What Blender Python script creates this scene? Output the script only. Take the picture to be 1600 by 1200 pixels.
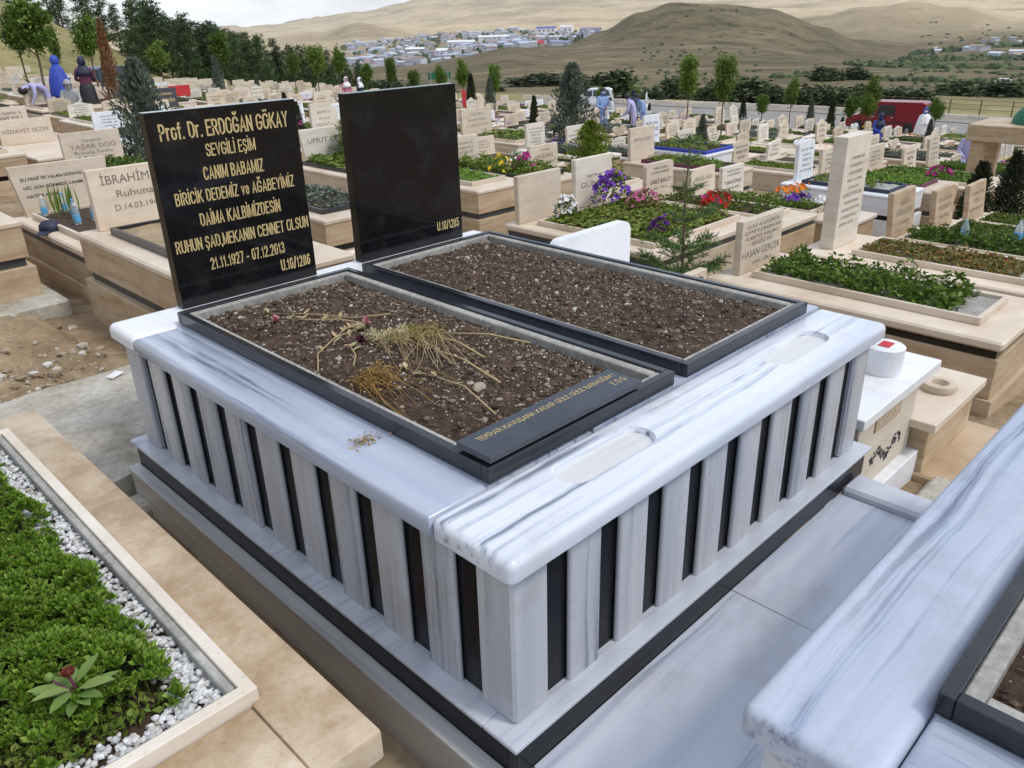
import bpy, bmesh, math, random
import numpy as np
from math import sin, cos, pi, radians, hypot, atan2, sqrt, exp
from mathutils import Vector, Matrix, noise as mn
for o in list(bpy.data.objects): bpy.data.objects.remove(o)
SC = bpy.context.scene
COL = SC.collection
RNG = random.Random(11)

# ------------------------------------------------------------------ camera
CAM = Vector((-0.9557, -0.9939, 1.1225))
RIGHT = Vector((0.70557293, -0.70821243, -0.02453572))
UP = Vector((0.3113415, 0.27870621, 0.9085094))
FWD = Vector((0.63657939, 0.64865862, -0.41714347))
cd = bpy.data.cameras.new('camera'); cd.sensor_width = 36; cd.lens = 1256.4/1600*36
cd.clip_start = .05; cd.clip_end = 40000
cam = bpy.data.objects.new('camera', cd); COL.objects.link(cam)
m = Matrix((RIGHT, UP, -FWD)).transposed().to_4x4(); m.translation = CAM
cam.matrix_world = m
SC.camera = cam

# ------------------------------------------------------------------ light: bright, mostly clouded day
SUN_TO = Vector((0.22, -0.52, 0.82)).normalized()
world = bpy.data.worlds.new('World'); SC.world = world; world.use_nodes = True
wn = world.node_tree.nodes; wl = world.node_tree.links; wn.clear()
wo = wn.new('ShaderNodeOutputWorld'); wb = wn.new('ShaderNodeBackground'); wb.inputs[1].default_value = .11
sky = wn.new('ShaderNodeTexSky'); sky.sky_type = 'NISHITA'; sky.sun_disc = False
sky.sun_elevation = math.asin(SUN_TO.z); sky.sun_rotation = atan2(SUN_TO.x, SUN_TO.y)
sky.altitude = 900; sky.air_density = 1.0; sky.dust_density = 1.2; sky.ozone_density = 1.0
tc = wn.new('ShaderNodeTexCoord'); mp = wn.new('ShaderNodeMapping'); mp.inputs['Scale'].default_value = (1.0, 1.0, 3.2)
nz = wn.new('ShaderNodeTexNoise'); nz.inputs['Scale'].default_value = 2.6; nz.inputs['Detail'].default_value = 7; nz.inputs['Roughness'].default_value = .58
rp = wn.new('ShaderNodeValToRGB'); rp.color_ramp.elements[0].position = .36; rp.color_ramp.elements[1].position = .62
mx = wn.new('ShaderNodeMix'); mx.data_type = 'RGBA'; mx.inputs[7].default_value = (14.5, 15.1, 16.0, 1)
mxf = wn.new('ShaderNodeMath'); mxf.operation = 'MULTIPLY'; mxf.inputs[1].default_value = .62
wl.new(tc.outputs['Generated'], mp.inputs[0]); wl.new(mp.outputs[0], nz.inputs[0]); wl.new(nz.outputs[0], rp.inputs[0])
wl.new(rp.outputs[0], mxf.inputs[0]); wl.new(mxf.outputs[0], mx.inputs[0]); wl.new(sky.outputs[0], mx.inputs[6])
wl.new(mx.outputs[2], wb.inputs[0]); wl.new(wb.outputs[0], wo.inputs[0])
sd = bpy.data.lights.new('sun', 'SUN'); sd.energy = 1.5; sd.angle = radians(11); sd.color = (1, .95, .87)
sun = bpy.data.objects.new('sun', sd); COL.objects.link(sun); sun.location = (0, 0, 40)
sun.rotation_euler = SUN_TO.to_track_quat('Z', 'Y').to_euler()
SC.view_settings.view_transform = 'Standard'; SC.view_settings.look = 'None'
SC.view_settings.exposure = 0.24; SC.view_settings.gamma = 1.0; SC.view_settings.use_curve_mapping = False

# ------------------------------------------------------------------ node material helper
def nodemat(name):
    m = bpy.data.materials.new(name); m.use_nodes = True
    n = m.node_tree.nodes; l = m.node_tree.links
    b = n['Principled BSDF']
    return m, n, l, b
def ramp(n, stops):
    r = n.new('ShaderNodeValToRGB'); e = r.color_ramp.elements
    while len(e) > 1: e.remove(e[-1])
    e[0].position = stops[0][0]; e[0].color = (*stops[0][1], 1)
    for p, c in stops[1:]:
        k = e.new(p); k.color = (*c, 1)
    return r
def coords(n, l, scale=(1, 1, 1), rot=(0, 0, 0), kind='Object', warp=0, wscale=1.5):
    t = n.new('ShaderNodeTexCoord'); mp = n.new('ShaderNodeMapping')
    mp.inputs['Scale'].default_value = scale; mp.inputs['Rotation'].default_value = rot
    src = t.outputs[kind]
    if warp:
        nz = n.new('ShaderNodeTexNoise'); nz.inputs['Scale'].default_value = wscale; nz.inputs['Detail'].default_value = 3
        l.new(src, nz.inputs[0])
        va = n.new('ShaderNodeVectorMath'); va.operation = 'MULTIPLY_ADD'
        va.inputs[1].default_value = (warp,)*3
        l.new(nz.outputs['Color'], va.inputs[0]); l.new(src, va.inputs[2]); src = va.outputs[0]
    l.new(src, mp.inputs[0]); return mp.outputs[0]
def noise(n, l, vec, scale, detail=5, rough=.55):
    z = n.new('ShaderNodeTexNoise'); z.inputs['Scale'].default_value = scale; z.inputs['Detail'].default_value = detail
    z.inputs['Roughness'].default_value = rough; l.new(vec, z.inputs[0]); return z.outputs['Fac']
def mixc(n, l, f, a, b, mode='MIX'):
    x = n.new('ShaderNodeMix'); x.data_type = 'RGBA'; x.blend_type = mode
    for s, i in ((f, 0), (a, 6), (b, 7)):
        if isinstance(s, (int, float)): x.inputs[i].default_value = s
        elif isinstance(s, tuple): x.inputs[i].default_value = (*s, 1)
        else: l.new(s, x.inputs[i])
    return x.outputs[2]
def bump(n, l, b, h, strength=.3, dist=.01):
    k = n.new('ShaderNodeBump'); k.inputs['Strength'].default_value = strength; k.inputs['Distance'].default_value = dist
    l.new(h, k.inputs['Height']); l.new(k.outputs[0], b.inputs['Normal'])

def marble(name, axis, tint=(.70, .73, .79), amount=1.0, rough=.10, tilt=.10, dark=.24):
    """white marble with thin grey-blue streaks running along `axis`"""
    m, n, l, b = nodemat(name)
    sc = {'x': (.45, 7, 7), 'y': (7, .45, 7), 'z': (7, 7, .45)}[axis]
    rot = {'x': (0, 0, tilt), 'y': (0, 0, -tilt), 'z': (tilt*.6, tilt*.4, 0)}[axis]
    a = noise(n, l, coords(n, l, sc, rot, warp=.06, wscale=2.0), .9, 3, .5)
    r1 = ramp(n, [(.32, (.70, .73, .79)), (.50, (.93, .94, .96)), (.62, (1.04, 1.04, 1.03))]); l.new(a, r1.inputs[0])
    base = mixc(n, l, amount, tint, mixc(n, l, 1, tint, r1.outputs[0], 'MULTIPLY'))
    fine = noise(n, l, coords(n, l, tuple(s_*5.5 if s_ > 1 else s_*1.3 for s_ in sc), rot, warp=.035, wscale=3.0), 1.0, 5, .6)
    mask = noise(n, l, coords(n, l, tuple(s_*.55 if s_ > 1 else s_ for s_ in sc), rot, warp=.05), 1.0, 2, .5)
    mr = ramp(n, [(.41, (0, 0, 0)), (.55, (1, 1, 1))]); l.new(mask, mr.inputs[0])
    r2 = ramp(n, [(.49, (1, 1, 1)), (.58, (.72, .75, .81)), (.67, (dark, dark*1.1, dark*1.3))]); l.new(fine, r2.inputs[0])
    fx = n.new('ShaderNodeMath'); fx.operation = 'MULTIPLY'; fx.inputs[1].default_value = .95*amount; l.new(mr.outputs[0], fx.inputs[0])
    base = mixc(n, l, fx.outputs[0], base, r2.outputs[0], 'MULTIPLY')
    d = noise(n, l, coords(n, l, warp=.1), 2.3, 9, .72)
    r3 = ramp(n, [(.36, (.84, .80, .73)), (.46, (1, 1, 1))]); l.new(d, r3.inputs[0])
    base = mixc(n, l, .55, base, r3.outputs[0], 'MULTIPLY')
    sp = noise(n, l, coords(n, l), 120, 2, .6); r4 = ramp(n, [(.24, (.55, .48, .40)), (.29, (1, 1, 1))]); l.new(sp, r4.inputs[0])
    base = mixc(n, l, .5, base, r4.outputs[0], 'MULTIPLY')
    l.new(base, b.inputs['Base Color'])
    rr = n.new('ShaderNodeMapRange'); rr.inputs[3].default_value = rough; rr.inputs[4].default_value = rough+.22
    l.new(d, rr.inputs[0]); l.new(rr.outputs[0], b.inputs['Roughness'])
    bump(n, l, b, noise(n, l, coords(n, l), 300, 2), .015, .001)
    return m
def travertine(name, ca, cb, cc, zs=14, rough=.55, wear=.5):
    m, n, l, b = nodemat(name)
    v = coords(n, l, (1.6, 1.6, zs), (0.03, .02, 0), warp=.05)
    a = noise(n, l, v, 1.2, 7, .65)
    r = ramp(n, [(.28, cc), (.45, cb), (.6, ca), (.8, tuple(x*1.06 for x in ca))]); l.new(a, r.inputs[0])
    w = noise(n, l, coords(n, l), 5, 6, .7)
    r2 = ramp(n, [(.35, tuple(1-.35*wear*k for k in (.8, 1, 1.25))), (.6, (1, 1, 1))]); l.new(w, r2.inputs[0])
    base = mixc(n, l, 1.0, r.outputs[0], r2.outputs[0], 'MULTIPLY')
    p = noise(n, l, coords(n, l, (1, 1, 2.5)), 90, 4, .7)
    r3 = ramp(n, [(.30, (.62, .56, .48)), (.40, (1, 1, 1))]); l.new(p, r3.inputs[0])
    base = mixc(n, l, .6, base, r3.outputs[0], 'MULTIPLY')
    oi = n.new('ShaderNodeObjectInfo'); hs = n.new('ShaderNodeMapRange'); hs.inputs[3].default_value = .88; hs.inputs[4].default_value = 1.08
    l.new(oi.outputs['Random'], hs.inputs[0])
    base = mixc(n, l, 1.0, base, hs.outputs[0], 'MULTIPLY')
    l.new(base, b.inputs['Base Color']); b.inputs['Roughness'].default_value = rough
    bump(n, l, b, p, .25, .003)
    return m
def granite(name, col, speck, rough, k=.5):
    m, n, l, b = nodemat(name)
    a = noise(n, l, coords(n, l), 420, 3, .7)
    r = ramp(n, [(.45, col), (.72, speck)]); l.new(a, r.inputs[0])
    d = noise(n, l, coords(n, l), 6, 6, .65)
    r2 = ramp(n, [(.5, (0, 0, 0)), (.85, (.10*k, .10*k, .095*k))]); l.new(d, r2.inputs[0])
    l.new(mixc(n, l, 1, r.outputs[0], r2.outputs[0], 'ADD'), b.inputs['Base Color'])
    rr = n.new('ShaderNodeMapRange'); rr.inputs[3].default_value = rough*.6; rr.inputs[4].default_value = rough*1.8
    l.new(d, rr.inputs[0]); l.new(rr.outputs[0], b.inputs['Roughness'])
    return m
def rough_mat(name, stops, scale, rough=.9, bs=.5, bd=.02, fine=8, warp=0, spec=.3):
    m, n, l, b = nodemat(name)
    a = noise(n, l, coords(n, l, warp=warp), scale, 8, .62)
    r = ramp(n, stops); l.new(a, r.inputs[0])
    f = noise(n, l, coords(n, l), scale*fine, 5, .7)
    r2 = ramp(n, [(.3, (.72, .72, .72)), (.7, (1.12, 1.12, 1.12))]); l.new(f, r2.inputs[0])
    l.new(mixc(n, l, 1, r.outputs[0], r2.outputs[0], 'MULTIPLY'), b.inputs['Base Color'])
    b.inputs['Roughness'].default_value = rough; b.inputs['Specular IOR Level'].default_value = spec
    bump(n, l, b, f, bs, bd)
    return m
def island(name, stops, rough=.6, trans=0, bumpy=0, spec=.3, objvar=0):
    """colour picked at random for each loose piece (leaf, clod, pebble)"""
    m, n, l, b = nodemat(name)
    g = n.new('ShaderNodeNewGeometry'); r = ramp(n, stops); l.new(g.outputs['Random Per Island'], r.inputs[0])
    c = r.outputs[0]
    if objvar:
        oi = n.new('ShaderNodeObjectInfo'); hs = n.new('ShaderNodeMapRange'); hs.inputs[3].default_value = 1-objvar; hs.inputs[4].default_value = 1+objvar
        l.new(oi.outputs['Random'], hs.inputs[0]); c = mixc(n, l, 1, c, hs.outputs[0], 'MULTIPLY')
    b.inputs['Roughness'].default_value = rough; b.inputs['Specular IOR Level'].default_value = spec
    l.new(c, b.inputs['Base Color'])
    if trans:
        t = n.new('ShaderNodeBsdfTranslucent'); l.new(c, t.inputs[0]); x = n.new('ShaderNodeMixShader'); x.inputs[0].default_value = trans
        l.new(b.outputs[0], x.inputs[1]); l.new(t.outputs[0], x.inputs[2]); l.new(x.outputs[0], n['Material Output'].inputs[0])
    return m
def plain(name, col, rough=.5, metal=0, spec=.5, var=.12, scale=30, trans=0):
    m, n, l, b = nodemat(name)
    a = noise(n, l, coords(n, l), scale, 4)
    r = ramp(n, [(.3, tuple(c*(1-var) for c in col)), (.7, tuple(min(1, c*(1+var)) for c in col))]); l.new(a, r.inputs[0])
    l.new(r.outputs[0], b.inputs['Base Color']); b.inputs['Roughness'].default_value = rough
    b.inputs['Metallic'].default_value = metal; b.inputs['Specular IOR Level'].default_value = spec
    if trans: b.inputs['Transmission Weight'].default_value = trans
    return m

M = {}
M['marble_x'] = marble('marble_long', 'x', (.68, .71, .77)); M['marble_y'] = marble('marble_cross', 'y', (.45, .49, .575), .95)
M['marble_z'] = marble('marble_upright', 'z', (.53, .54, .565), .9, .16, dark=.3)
M['marble_plain'] = marble('marble_pale', 'x', (.56, .585, .635), .5)
M['marble_walk'] = marble('marble_paving', 'x', (.60, .635, .71), .9, .04, .6, .35)
M['marble_grey'] = marble('marble_tread', 'y', (.54, .535, .52), .4, .25)
M['marble_blue'] = marble('marble_blue_grey', 'x', (.50, .55, .65), 1.0, .14, .16, .3)
M['marble_white'] = marble('marble_bright', 'y', (.80, .81, .83), .15, .25)
M['recess'] = marble('recess_floor', 'x', (.66, .665, .66), .15, .3)
M['granite'] = granite('black_granite', (.005, .005, .0055), (.014, .014, .016), .07, .18)
M['granite'].node_tree.nodes['Principled BSDF'].inputs['Specular IOR Level'].default_value = .34
M['granite_plaque'] = granite('honed_grey_granite', (.018, .022, .032), (.04, .046, .06), .24, .3)
M['granite_plaque'].node_tree.nodes['Principled BSDF'].inputs['Specular IOR Level'].default_value = .8
M['granite_low'] = granite('black_granite_plinth', (.006, .006, .008), (.014, .014, .018), .2, .15)
M['granite_low'].node_tree.nodes['Principled BSDF'].inputs['Specular IOR Level'].default_value = .2
M['granite_sawn'] = granite('grey_sawn_granite', (.011, .013, .017), (.03, .034, .04), .16, .25)
M['granite_dull'] = granite('dull_dark_granite', (.04, .042, .046), (.09, .09, .095), .4, .6)
M['trav'] = travertine('travertine_beige', (.58, .455, .315), (.50, .37, .235), (.38, .26, .155))
M['trav_pale'] = travertine('travertine_pale', (.66, .56, .43), (.59, .48, .35), (.48, .37, .25), zs=9, wear=.35)
M['trav_top'] = travertine('travertine_honed_top', (.66, .55, .41), (.52, .40, .27), (.36, .25, .155), zs=3, wear=1.3)
M['trav_cap'] = travertine('travertine_cap', (.71, .615, .50), (.65, .545, .425), (.55, .44, .32), zs=5, wear=.3)
M['trav_white'] = travertine('travertine_near_white', (.75, .69, .60), (.69, .62, .52), (.60, .51, .41), zs=8, wear=.25)
M['concrete'] = rough_mat('concrete', [(.3, (.27, .26, .235)), (.5, (.36, .35, .32)), (.7, (.47, .455, .42))], 6, .9, .4, .006)
M['concrete_old'] = rough_mat('old_concrete', [(.28, (.26, .23, .18)), (.42, (.42, .385, .315)), (.58, (.53, .50, .43)), (.8, (.64, .615, .56))], 3.6, .95, .8, .012, warp=.2)
M['soil'] = rough_mat('potting_soil', [(.3, (.038, .024, .016)), (.55, (.094, .062, .042)), (.8, (.175, .122, .086))], 26, .95, .8, .008)
M['lump'] = island('soil_lumps', [(0, (.045, .029, .019)), (.6, (.105, .072, .05)), (.88, (.19, .14, .10)), (.97, (.31, .26, .21)), (1, (.48, .45, .40))], .9)
M['clod'] = island('soil_clods', [(0, (.038, .024, .016)), (.35, (.092, .061, .041)), (.6, (.172, .12, .084)), (.78, (.26, .195, .145)), (.9, (.37, .32, .265)), (.965, (.54, .51, .46)), (1, (.64, .62, .58))], .9)
M['pebble'] = island('white_pebbles', [(0, (.46, .46, .46)), (.5, (.62, .62, .615)), (.85, (.74, .74, .74)), (.94, (.50, .46, .41)), (1, (.34, .29, .24))], .55)
M['earth'] = rough_mat('bare_earth', [(.25, (.20, .14, .08)), (.45, (.32, .235, .14)), (.6, (.42, .32, .20)), (.8, (.50, .41, .29))], 2.0, .97, .9, .03, warp=.3)
M['rubble'] = island('rubble_stones', [(0, (.22, .16, .10)), (.5, (.36, .29, .21)), (.8, (.46, .42, .36)), (1, (.62, .6, .56))], .9)
M['sedum'] = island('sedum_leaves', [(0, (.07, .145, .014)), (.4, (.13, .24, .022)), (.75, (.19, .32, .035)), (.93, (.25, .37, .06)), (1, (.32, .30, .08))], .5, .12, objvar=.2)
M['cover'] = island('green_cover_leaves', [(0, (.07, .12, .016)), (.45, (.125, .19, .026)), (.8, (.20, .265, .04)), (1, (.26, .28, .07))], .55, .15, objvar=.35)
M['cover_moss'] = island('yellow_green_cover', [(0, (.10, .15, .018)), (.5, (.18, .25, .03)), (.85, (.25, .31, .045)), (1, (.30, .25, .06))], .6, .15, objvar=.2)
M['cover_rust'] = island('rusty_cover_leaves', [(0, (.07, .10, .02)), (.4, (.14, .15, .03)), (.7, (.26, .17, .05)), (1, (.30, .13, .05))], .6, .15, objvar=.2)
M['leaf'] = island('broad_leaves', [(0, (.05, .10, .014)), (.5, (.10, .18, .02)), (1, (.18, .26, .036))], .5, .22, objvar=.25)
M['leaf_light'] = island('light_leaves', [(0, (.08, .14, .022)), (.5, (.14, .22, .034)), (1, (.21, .28, .055))], .5, .25, objvar=.2)
M['rose_leaf'] = island('dahlia_leaves', [(0, (.13, .22, .05)), (.6, (.20, .30, .08)), (1, (.27, .33, .11))], .5, .25)
M['pine'] = island('pine_needles', [(0, (.028, .055, .020)), (.5, (.055, .095, .032)), (1, (.095, .14, .048))], .7, .1, objvar=.3)
M['cypress'] = island('blue_cypress', [(0, (.075, .10, .075)), (.5, (.13, .165, .125)), (1, (.20, .235, .185))], .8, .1)
M['cypress_dark'] = island('dark_cypress', [(0, (.020, .035, .018)), (.6, (.04, .06, .028)), (1, (.09, .095, .035))], .8, .1)
M['fir'] = island('fir_needles', [(0, (.05, .11, .025)), (.6, (.10, .18, .04)), (1, (.17, .25, .07))], .6, .12)
M['dead'] = island('dead_brown_needles', [(0, (.16, .075, .035)), (.6, (.26, .13, .06)), (1, (.34, .19, .09))], .8, .1)
M['scrub'] = island('scrub_leaves', [(0, (.04, .06, .026)), (.6, (.07, .095, .04)), (1, (.11, .13, .055))], .8, .1, objvar=.25)
M['bark'] = rough_mat('bark', [(.3, (.09, .065, .045)), (.7, (.20, .155, .115))], 12, .95, .6, .01)
M['straw'] = island('dry_straw', [(0, (.25, .17, .08)), (.5, (.40, .30, .16)), (1, (.54, .43, .26))], .8)
M['straw_green'] = island('dry_green_straw', [(0, (.20, .16, .045)), (.6, (.30, .25, .08)), (1, (.42, .34, .13))], .8)
M['straw_rust'] = island('rust_dry_fern', [(0, (.22, .12, .03)), (.6, (.34, .20, .06)), (1, (.42, .28, .10))], .8)
M['dry_leaf'] = island('dried_leaves', [(0, (.28, .25, .12)), (.5, (.40, .34, .18)), (1, (.48, .32, .20))], .8, .1)
M['gold'] = plain('gold_paint', (.62, .47, .22), .42, .25, .5, .10, 60)
M['ink'] = plain('dark_inscription', (.20, .165, .135), .8, 0, .3, .1)
M['ink_black'] = plain('black_inscription', (.03, .03, .032), .7, 0, .3, .1)
M['glass_dark'] = plain('dark_glass', (.025, .03, .035), .06, 0, .6, .05)
M['rubber'] = plain('tyre_rubber', (.02, .02, .02), .85)
M['rim'] = plain('wheel_rim', (.35, .35, .36), .4, .6)
M['chrome'] = plain('lamp_lens', (.75, .75, .72), .12)
for k, c in dict(red=(.52, .025, .03), maroon=(.24, .018, .026), blue=(.035, .07, .42), navy=(.02, .025, .055), sky=(.27, .38, .66), violet=(.42, .40, .62), white=(.78, .78, .77), grey=(.35, .35, .36), black=(.02, .02, .022), brown=(.12, .065, .04), skin=(.50, .30, .20), skin_d=(.36, .19, .12), hair=(.018, .013, .010), green=(.015, .13, .075), teal=(.06, .12, .14), pink=(.62, .22, .30), olive=(.13, .11, .07), plum=(.12, .025, .06), bottle_blue=(.12, .42, .72), brick=(.33, .20, .12), orange=(.75, .20, .02), cream=(.62, .54, .42), yellow=(.75, .52, .04)).items():
    M[k] = plain('plain_'+k, c, .6)
M['paint_red'] = plain('red_car_paint', (.22, .010, .020), .25, 0, .5, .04); M['paint_white'] = plain('white_car_paint', (.74, .75, .76), .25, 0, .5, .04)
M['paint_dark'] = plain('dark_blue_car_paint', (.03, .05, .075), .2, 0, .5, .05)
M['bottle'] = plain('clear_plastic', (.72, .84, .90), .12, 0, .5, .03, 30, .75)
for k, a, c in (('p_violet', (.10, .02, .30), (.28, .10, .55)), ('p_purple', (.045, .008, .09), (.14, .03, .25)), ('p_pink', (.55, .10, .28), (.75, .30, .48)), ('p_white', (.72, .72, .70), (.85, .85, .82)), ('p_red', (.40, .008, .015), (.62, .02, .03)), ('p_orange', (.70, .16, .01), (.85, .32, .03)), ('p_yellow', (.72, .48, .02), (.85, .66, .08)), ('p_magenta', (.30, .02, .14), (.48, .05, .24))):
    M[k] = island('petals_'+k[2:], [(0, a), (1, c)], .6, .15)

# ------------------------------------------------------------------ mesh helpers
class MB:
    def __init__(s): s.v = []; s.f = []; s.mi = []; s.cur = 0
    def add(s, vs, fs):
        b = len(s.v); s.v.extend(vs)
        for f in fs: s.f.append(tuple(i+b for i in f)); s.mi.append(s.cur)
        return s
    def box(s, x0, x1, y0, y1, z0, z1, bev=0.0):
        if bev <= 0:
            vs = [(x, y, z) for z in (z0, z1) for y in (y0, y1) for x in (x0, x1)]
            return s.add(vs, [(0, 2, 3, 1), (4, 5, 7, 6), (0, 1, 5, 4), (2, 6, 7, 3), (0, 4, 6, 2), (1, 3, 7, 5)])
        b = min(bev, (x1-x0)*.45, (y1-y0)*.45, (z1-z0)*.45)
        c = ((x0+x1)/2, (y0+y1)/2, (z0+z1)/2); h = ((x1-x0)/2, (y1-y0)/2, (z1-z0)/2)
        vs = []; idx = {}
        for sx in (-1, 1):
            for sy in (-1, 1):
                for sz in (-1, 1):
                    for a in range(3):
                        p = [h[k]-b for k in range(3)]; p[a] = h[a]
                        sg = (sx, sy, sz); idx[(sg, a)] = len(vs)
                        vs.append(tuple(c[k]+sg[k]*p[k] for k in range(3)))
        fs = []
        def q(*ids): fs.append(ids)
        for a in range(3):
            o1, o2 = [k for k in range(3) if k != a]
            for sa in (-1, 1):
                ring = []
                for s1, s2 in ((-1, -1), (1, -1), (1, 1), (-1, 1)):
                    sg = [0]*3; sg[a] = sa; sg[o1] = s1; sg[o2] = s2; ring.append(idx[(tuple(sg), a)])
                flip = (sa < 0) ^ (a == 1)
                q(*(ring[::-1] if flip else ring))
            for s1 in (-1, 1):
                for s2 in (-1, 1):
                    sgA = [0]*3; sgA[a] = -1; sgA[o1] = s1; sgA[o2] = s2
                    sgB = list(sgA); sgB[a] = 1
                    q(idx[(tuple(sgA), o1)], idx[(tuple(sgB), o1)], idx[(tuple(sgB), o2)], idx[(tuple(sgA), o2)])
        for sx in (-1, 1):
            for sy in (-1, 1):
                for sz in (-1, 1):
                    q(*[idx[((sx, sy, sz), a)] for a in range(3)])
        return s.add(vs, fs)
    def tube(s, pts, rad, n=6, cap=True):
        if not isinstance(rad, (list, tuple)): rad = [rad]*len(pts)
        pts = [Vector(p) for p in pts]; vs = []; fs = []
        for i, p in enumerate(pts):
            d = (pts[min(i+1, len(pts)-1)]-pts[max(i-1, 0)]).normalized()
            a = d.orthogonal().normalized() if i == 0 else (prev - d*prev.dot(d)).normalized()
            prev = a; b = d.cross(a)
            for k in range(n):
                t = 2*pi*k/n; vs.append(tuple(p+(a*cos(t)+b*sin(t))*rad[i]))
        for i in range(len(pts)-1):
            for k in range(n):
                fs.append((i*n+k, i*n+(k+1) % n, (i+1)*n+(k+1) % n, (i+1)*n+k))
        if cap: fs.append(tuple(range(n))[::-1]); fs.append(tuple((len(pts)-1)*n+k for k in range(n)))
        return s.add(vs, fs)
    def lathe(s, prof, n=16, c=(0, 0, 0), sx=1, sy=1):
        vs = []; fs = []
        for r, z in prof:
            for k in range(n): t = 2*pi*k/n; vs.append((c[0]+r*cos(t)*sx, c[1]+r*sin(t)*sy, c[2]+z))
        for i in range(len(prof)-1):
            for k in range(n): fs.append((i*n+k, i*n+(k+1) % n, (i+1)*n+(k+1) % n, (i+1)*n+k))
        fs.append(tuple(range(n))[::-1]); fs.append(tuple((len(prof)-1)*n+k for k in range(n)))
        return s.add(vs, fs)
    def prism_y(s, outline, y0, y1):
        """outline in (x, z), counter-clockwise seen from -Y; extruded y0..y1"""
        n = len(outline); vs = [(x, y0, z) for x, z in outline]+[(x, y1, z) for x, z in outline]
        fs = [tuple(range(n)), tuple(range(n, 2*n))[::-1]]+[((i+1) % n, i, i+n, (i+1) % n+n) for i in range(n)]
        return s.add(vs, fs)
    def mesh(s, name, smooth=None):
        me = bpy.data.meshes.new(name); me.from_pydata([tuple(v) for v in s.v], [], s.f); me.update()
        if max(s.mi, default=0): me.polygons.foreach_set('material_index', s.mi)
        if smooth is not None: shade(me, smooth)
        return me
def shade(me, ang=35):
    me.polygons.foreach_set('use_smooth', [True]*len(me.polygons))
    if ang < 180: me.set_sharp_from_angle(angle=radians(ang))
def fixnormals(me):
    bm = bmesh.new(); bm.from_mesh(me); bmesh.ops.recalc_face_normals(bm, faces=bm.faces); bm.to_mesh(me); bm.free()
def ob(name, me, mats=None, parent=None, label=None, cat=None, group=None, kind=None, loc=None, rot=None, scale=None):
    if isinstance(me, MB): me = me.mesh(name)
    if mats is not None and me is not None and not len(me.materials):
        for k in (mats if isinstance(mats, (list, tuple)) else [mats]): me.materials.append(M[k] if isinstance(k, str) else k)
    o = bpy.data.objects.new(name, me); COL.objects.link(o)
    if parent: o.parent = parent
    if label: o['label'] = label
    if cat: o['category'] = cat
    if group: o['group'] = group
    if kind: o['kind'] = kind
    if loc is not None: o.location = loc
    if rot is not None: o.rotation_euler = rot if isinstance(rot, (tuple, list)) else (0, 0, rot)
    if scale is not None: o.scale = scale if isinstance(scale, (tuple, list)) else (scale,)*3
    return o
def thing(name, label, cat, loc=(0, 0, 0), rot=0, group=None, scale=None):
    o = ob(name, None, None, None, label, cat, group, None, loc, rot, scale); o.empty_display_size = .1; return o
def copy_tree(o, parent=None):
    c = o.copy(); COL.objects.link(c); c.parent = parent
    for ch in o.children: copy_tree(ch, c)
    return c
def rslab(x0, x1, y0, y1, z0, z1, r=.02, seg=4, allz=True, name='slab', bottom=.004):
    bm = bmesh.new(); bmesh.ops.create_cube(bm, size=1)
    for v in bm.verts: v.co = Vector((x0+(v.co.x+.5)*(x1-x0), y0+(v.co.y+.5)*(y1-y0), z0+(v.co.z+.5)*(z1-z0)))
    top = [e for e in bm.edges if all(v.co.z > z1-1e-6 for v in e.verts)]
    vert = [e for e in bm.edges if abs(e.verts[0].co.z-e.verts[1].co.z) > 1e-6]
    bmesh.ops.bevel(bm, geom=top+(vert if allz else []), offset=r, segments=seg, profile=.5, affect='EDGES', clamp_overlap=True)
    me = bpy.data.meshes.new(name); bm.to_mesh(me); bm.free(); shade(me, 40); return me
def fbm(x, y, z=0, o=4): return mn.fractal(Vector((x, y, z)), 1.0, 2.0, o)
_txt = {}
def text_mesh(lines, frame, name='inscription', off=.0, bold=.0):
    """lines: (string, x_left, x_right, z_base, cap_height); frame(u, v) -> point on the stone"""
    out = MB()
    for s, xl, xr, zb, ch in lines:
        key = (s, bold)
        if key not in _txt:
            c = bpy.data.curves.new('t', 'FONT'); c.body = s; c.size = 1; c.resolution_u = 3; c.offset = bold
            o = bpy.data.objects.new('t', c); COL.objects.link(o); bpy.context.view_layer.update()
            me = o.evaluated_get(bpy.context.evaluated_depsgraph_get()).to_mesh()
            vs = np.array([tuple(v.co)[:2] for v in me.vertices]).reshape(-1, 2); fs = [tuple(p.vertices) for p in me.polygons]
            _txt[key] = (vs, fs); bpy.data.objects.remove(o); bpy.data.curves.remove(c)
        vs, fs = _txt[key]
        if not len(vs): continue
        x0, x1 = vs[:, 0].min(), vs[:, 0].max(); H = .716
        out.add([frame(xl+(a-x0)/(x1-x0)*(xr-xl), zb+b/H*ch) for a, b in vs], fs)
    return out.mesh(name)
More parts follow.
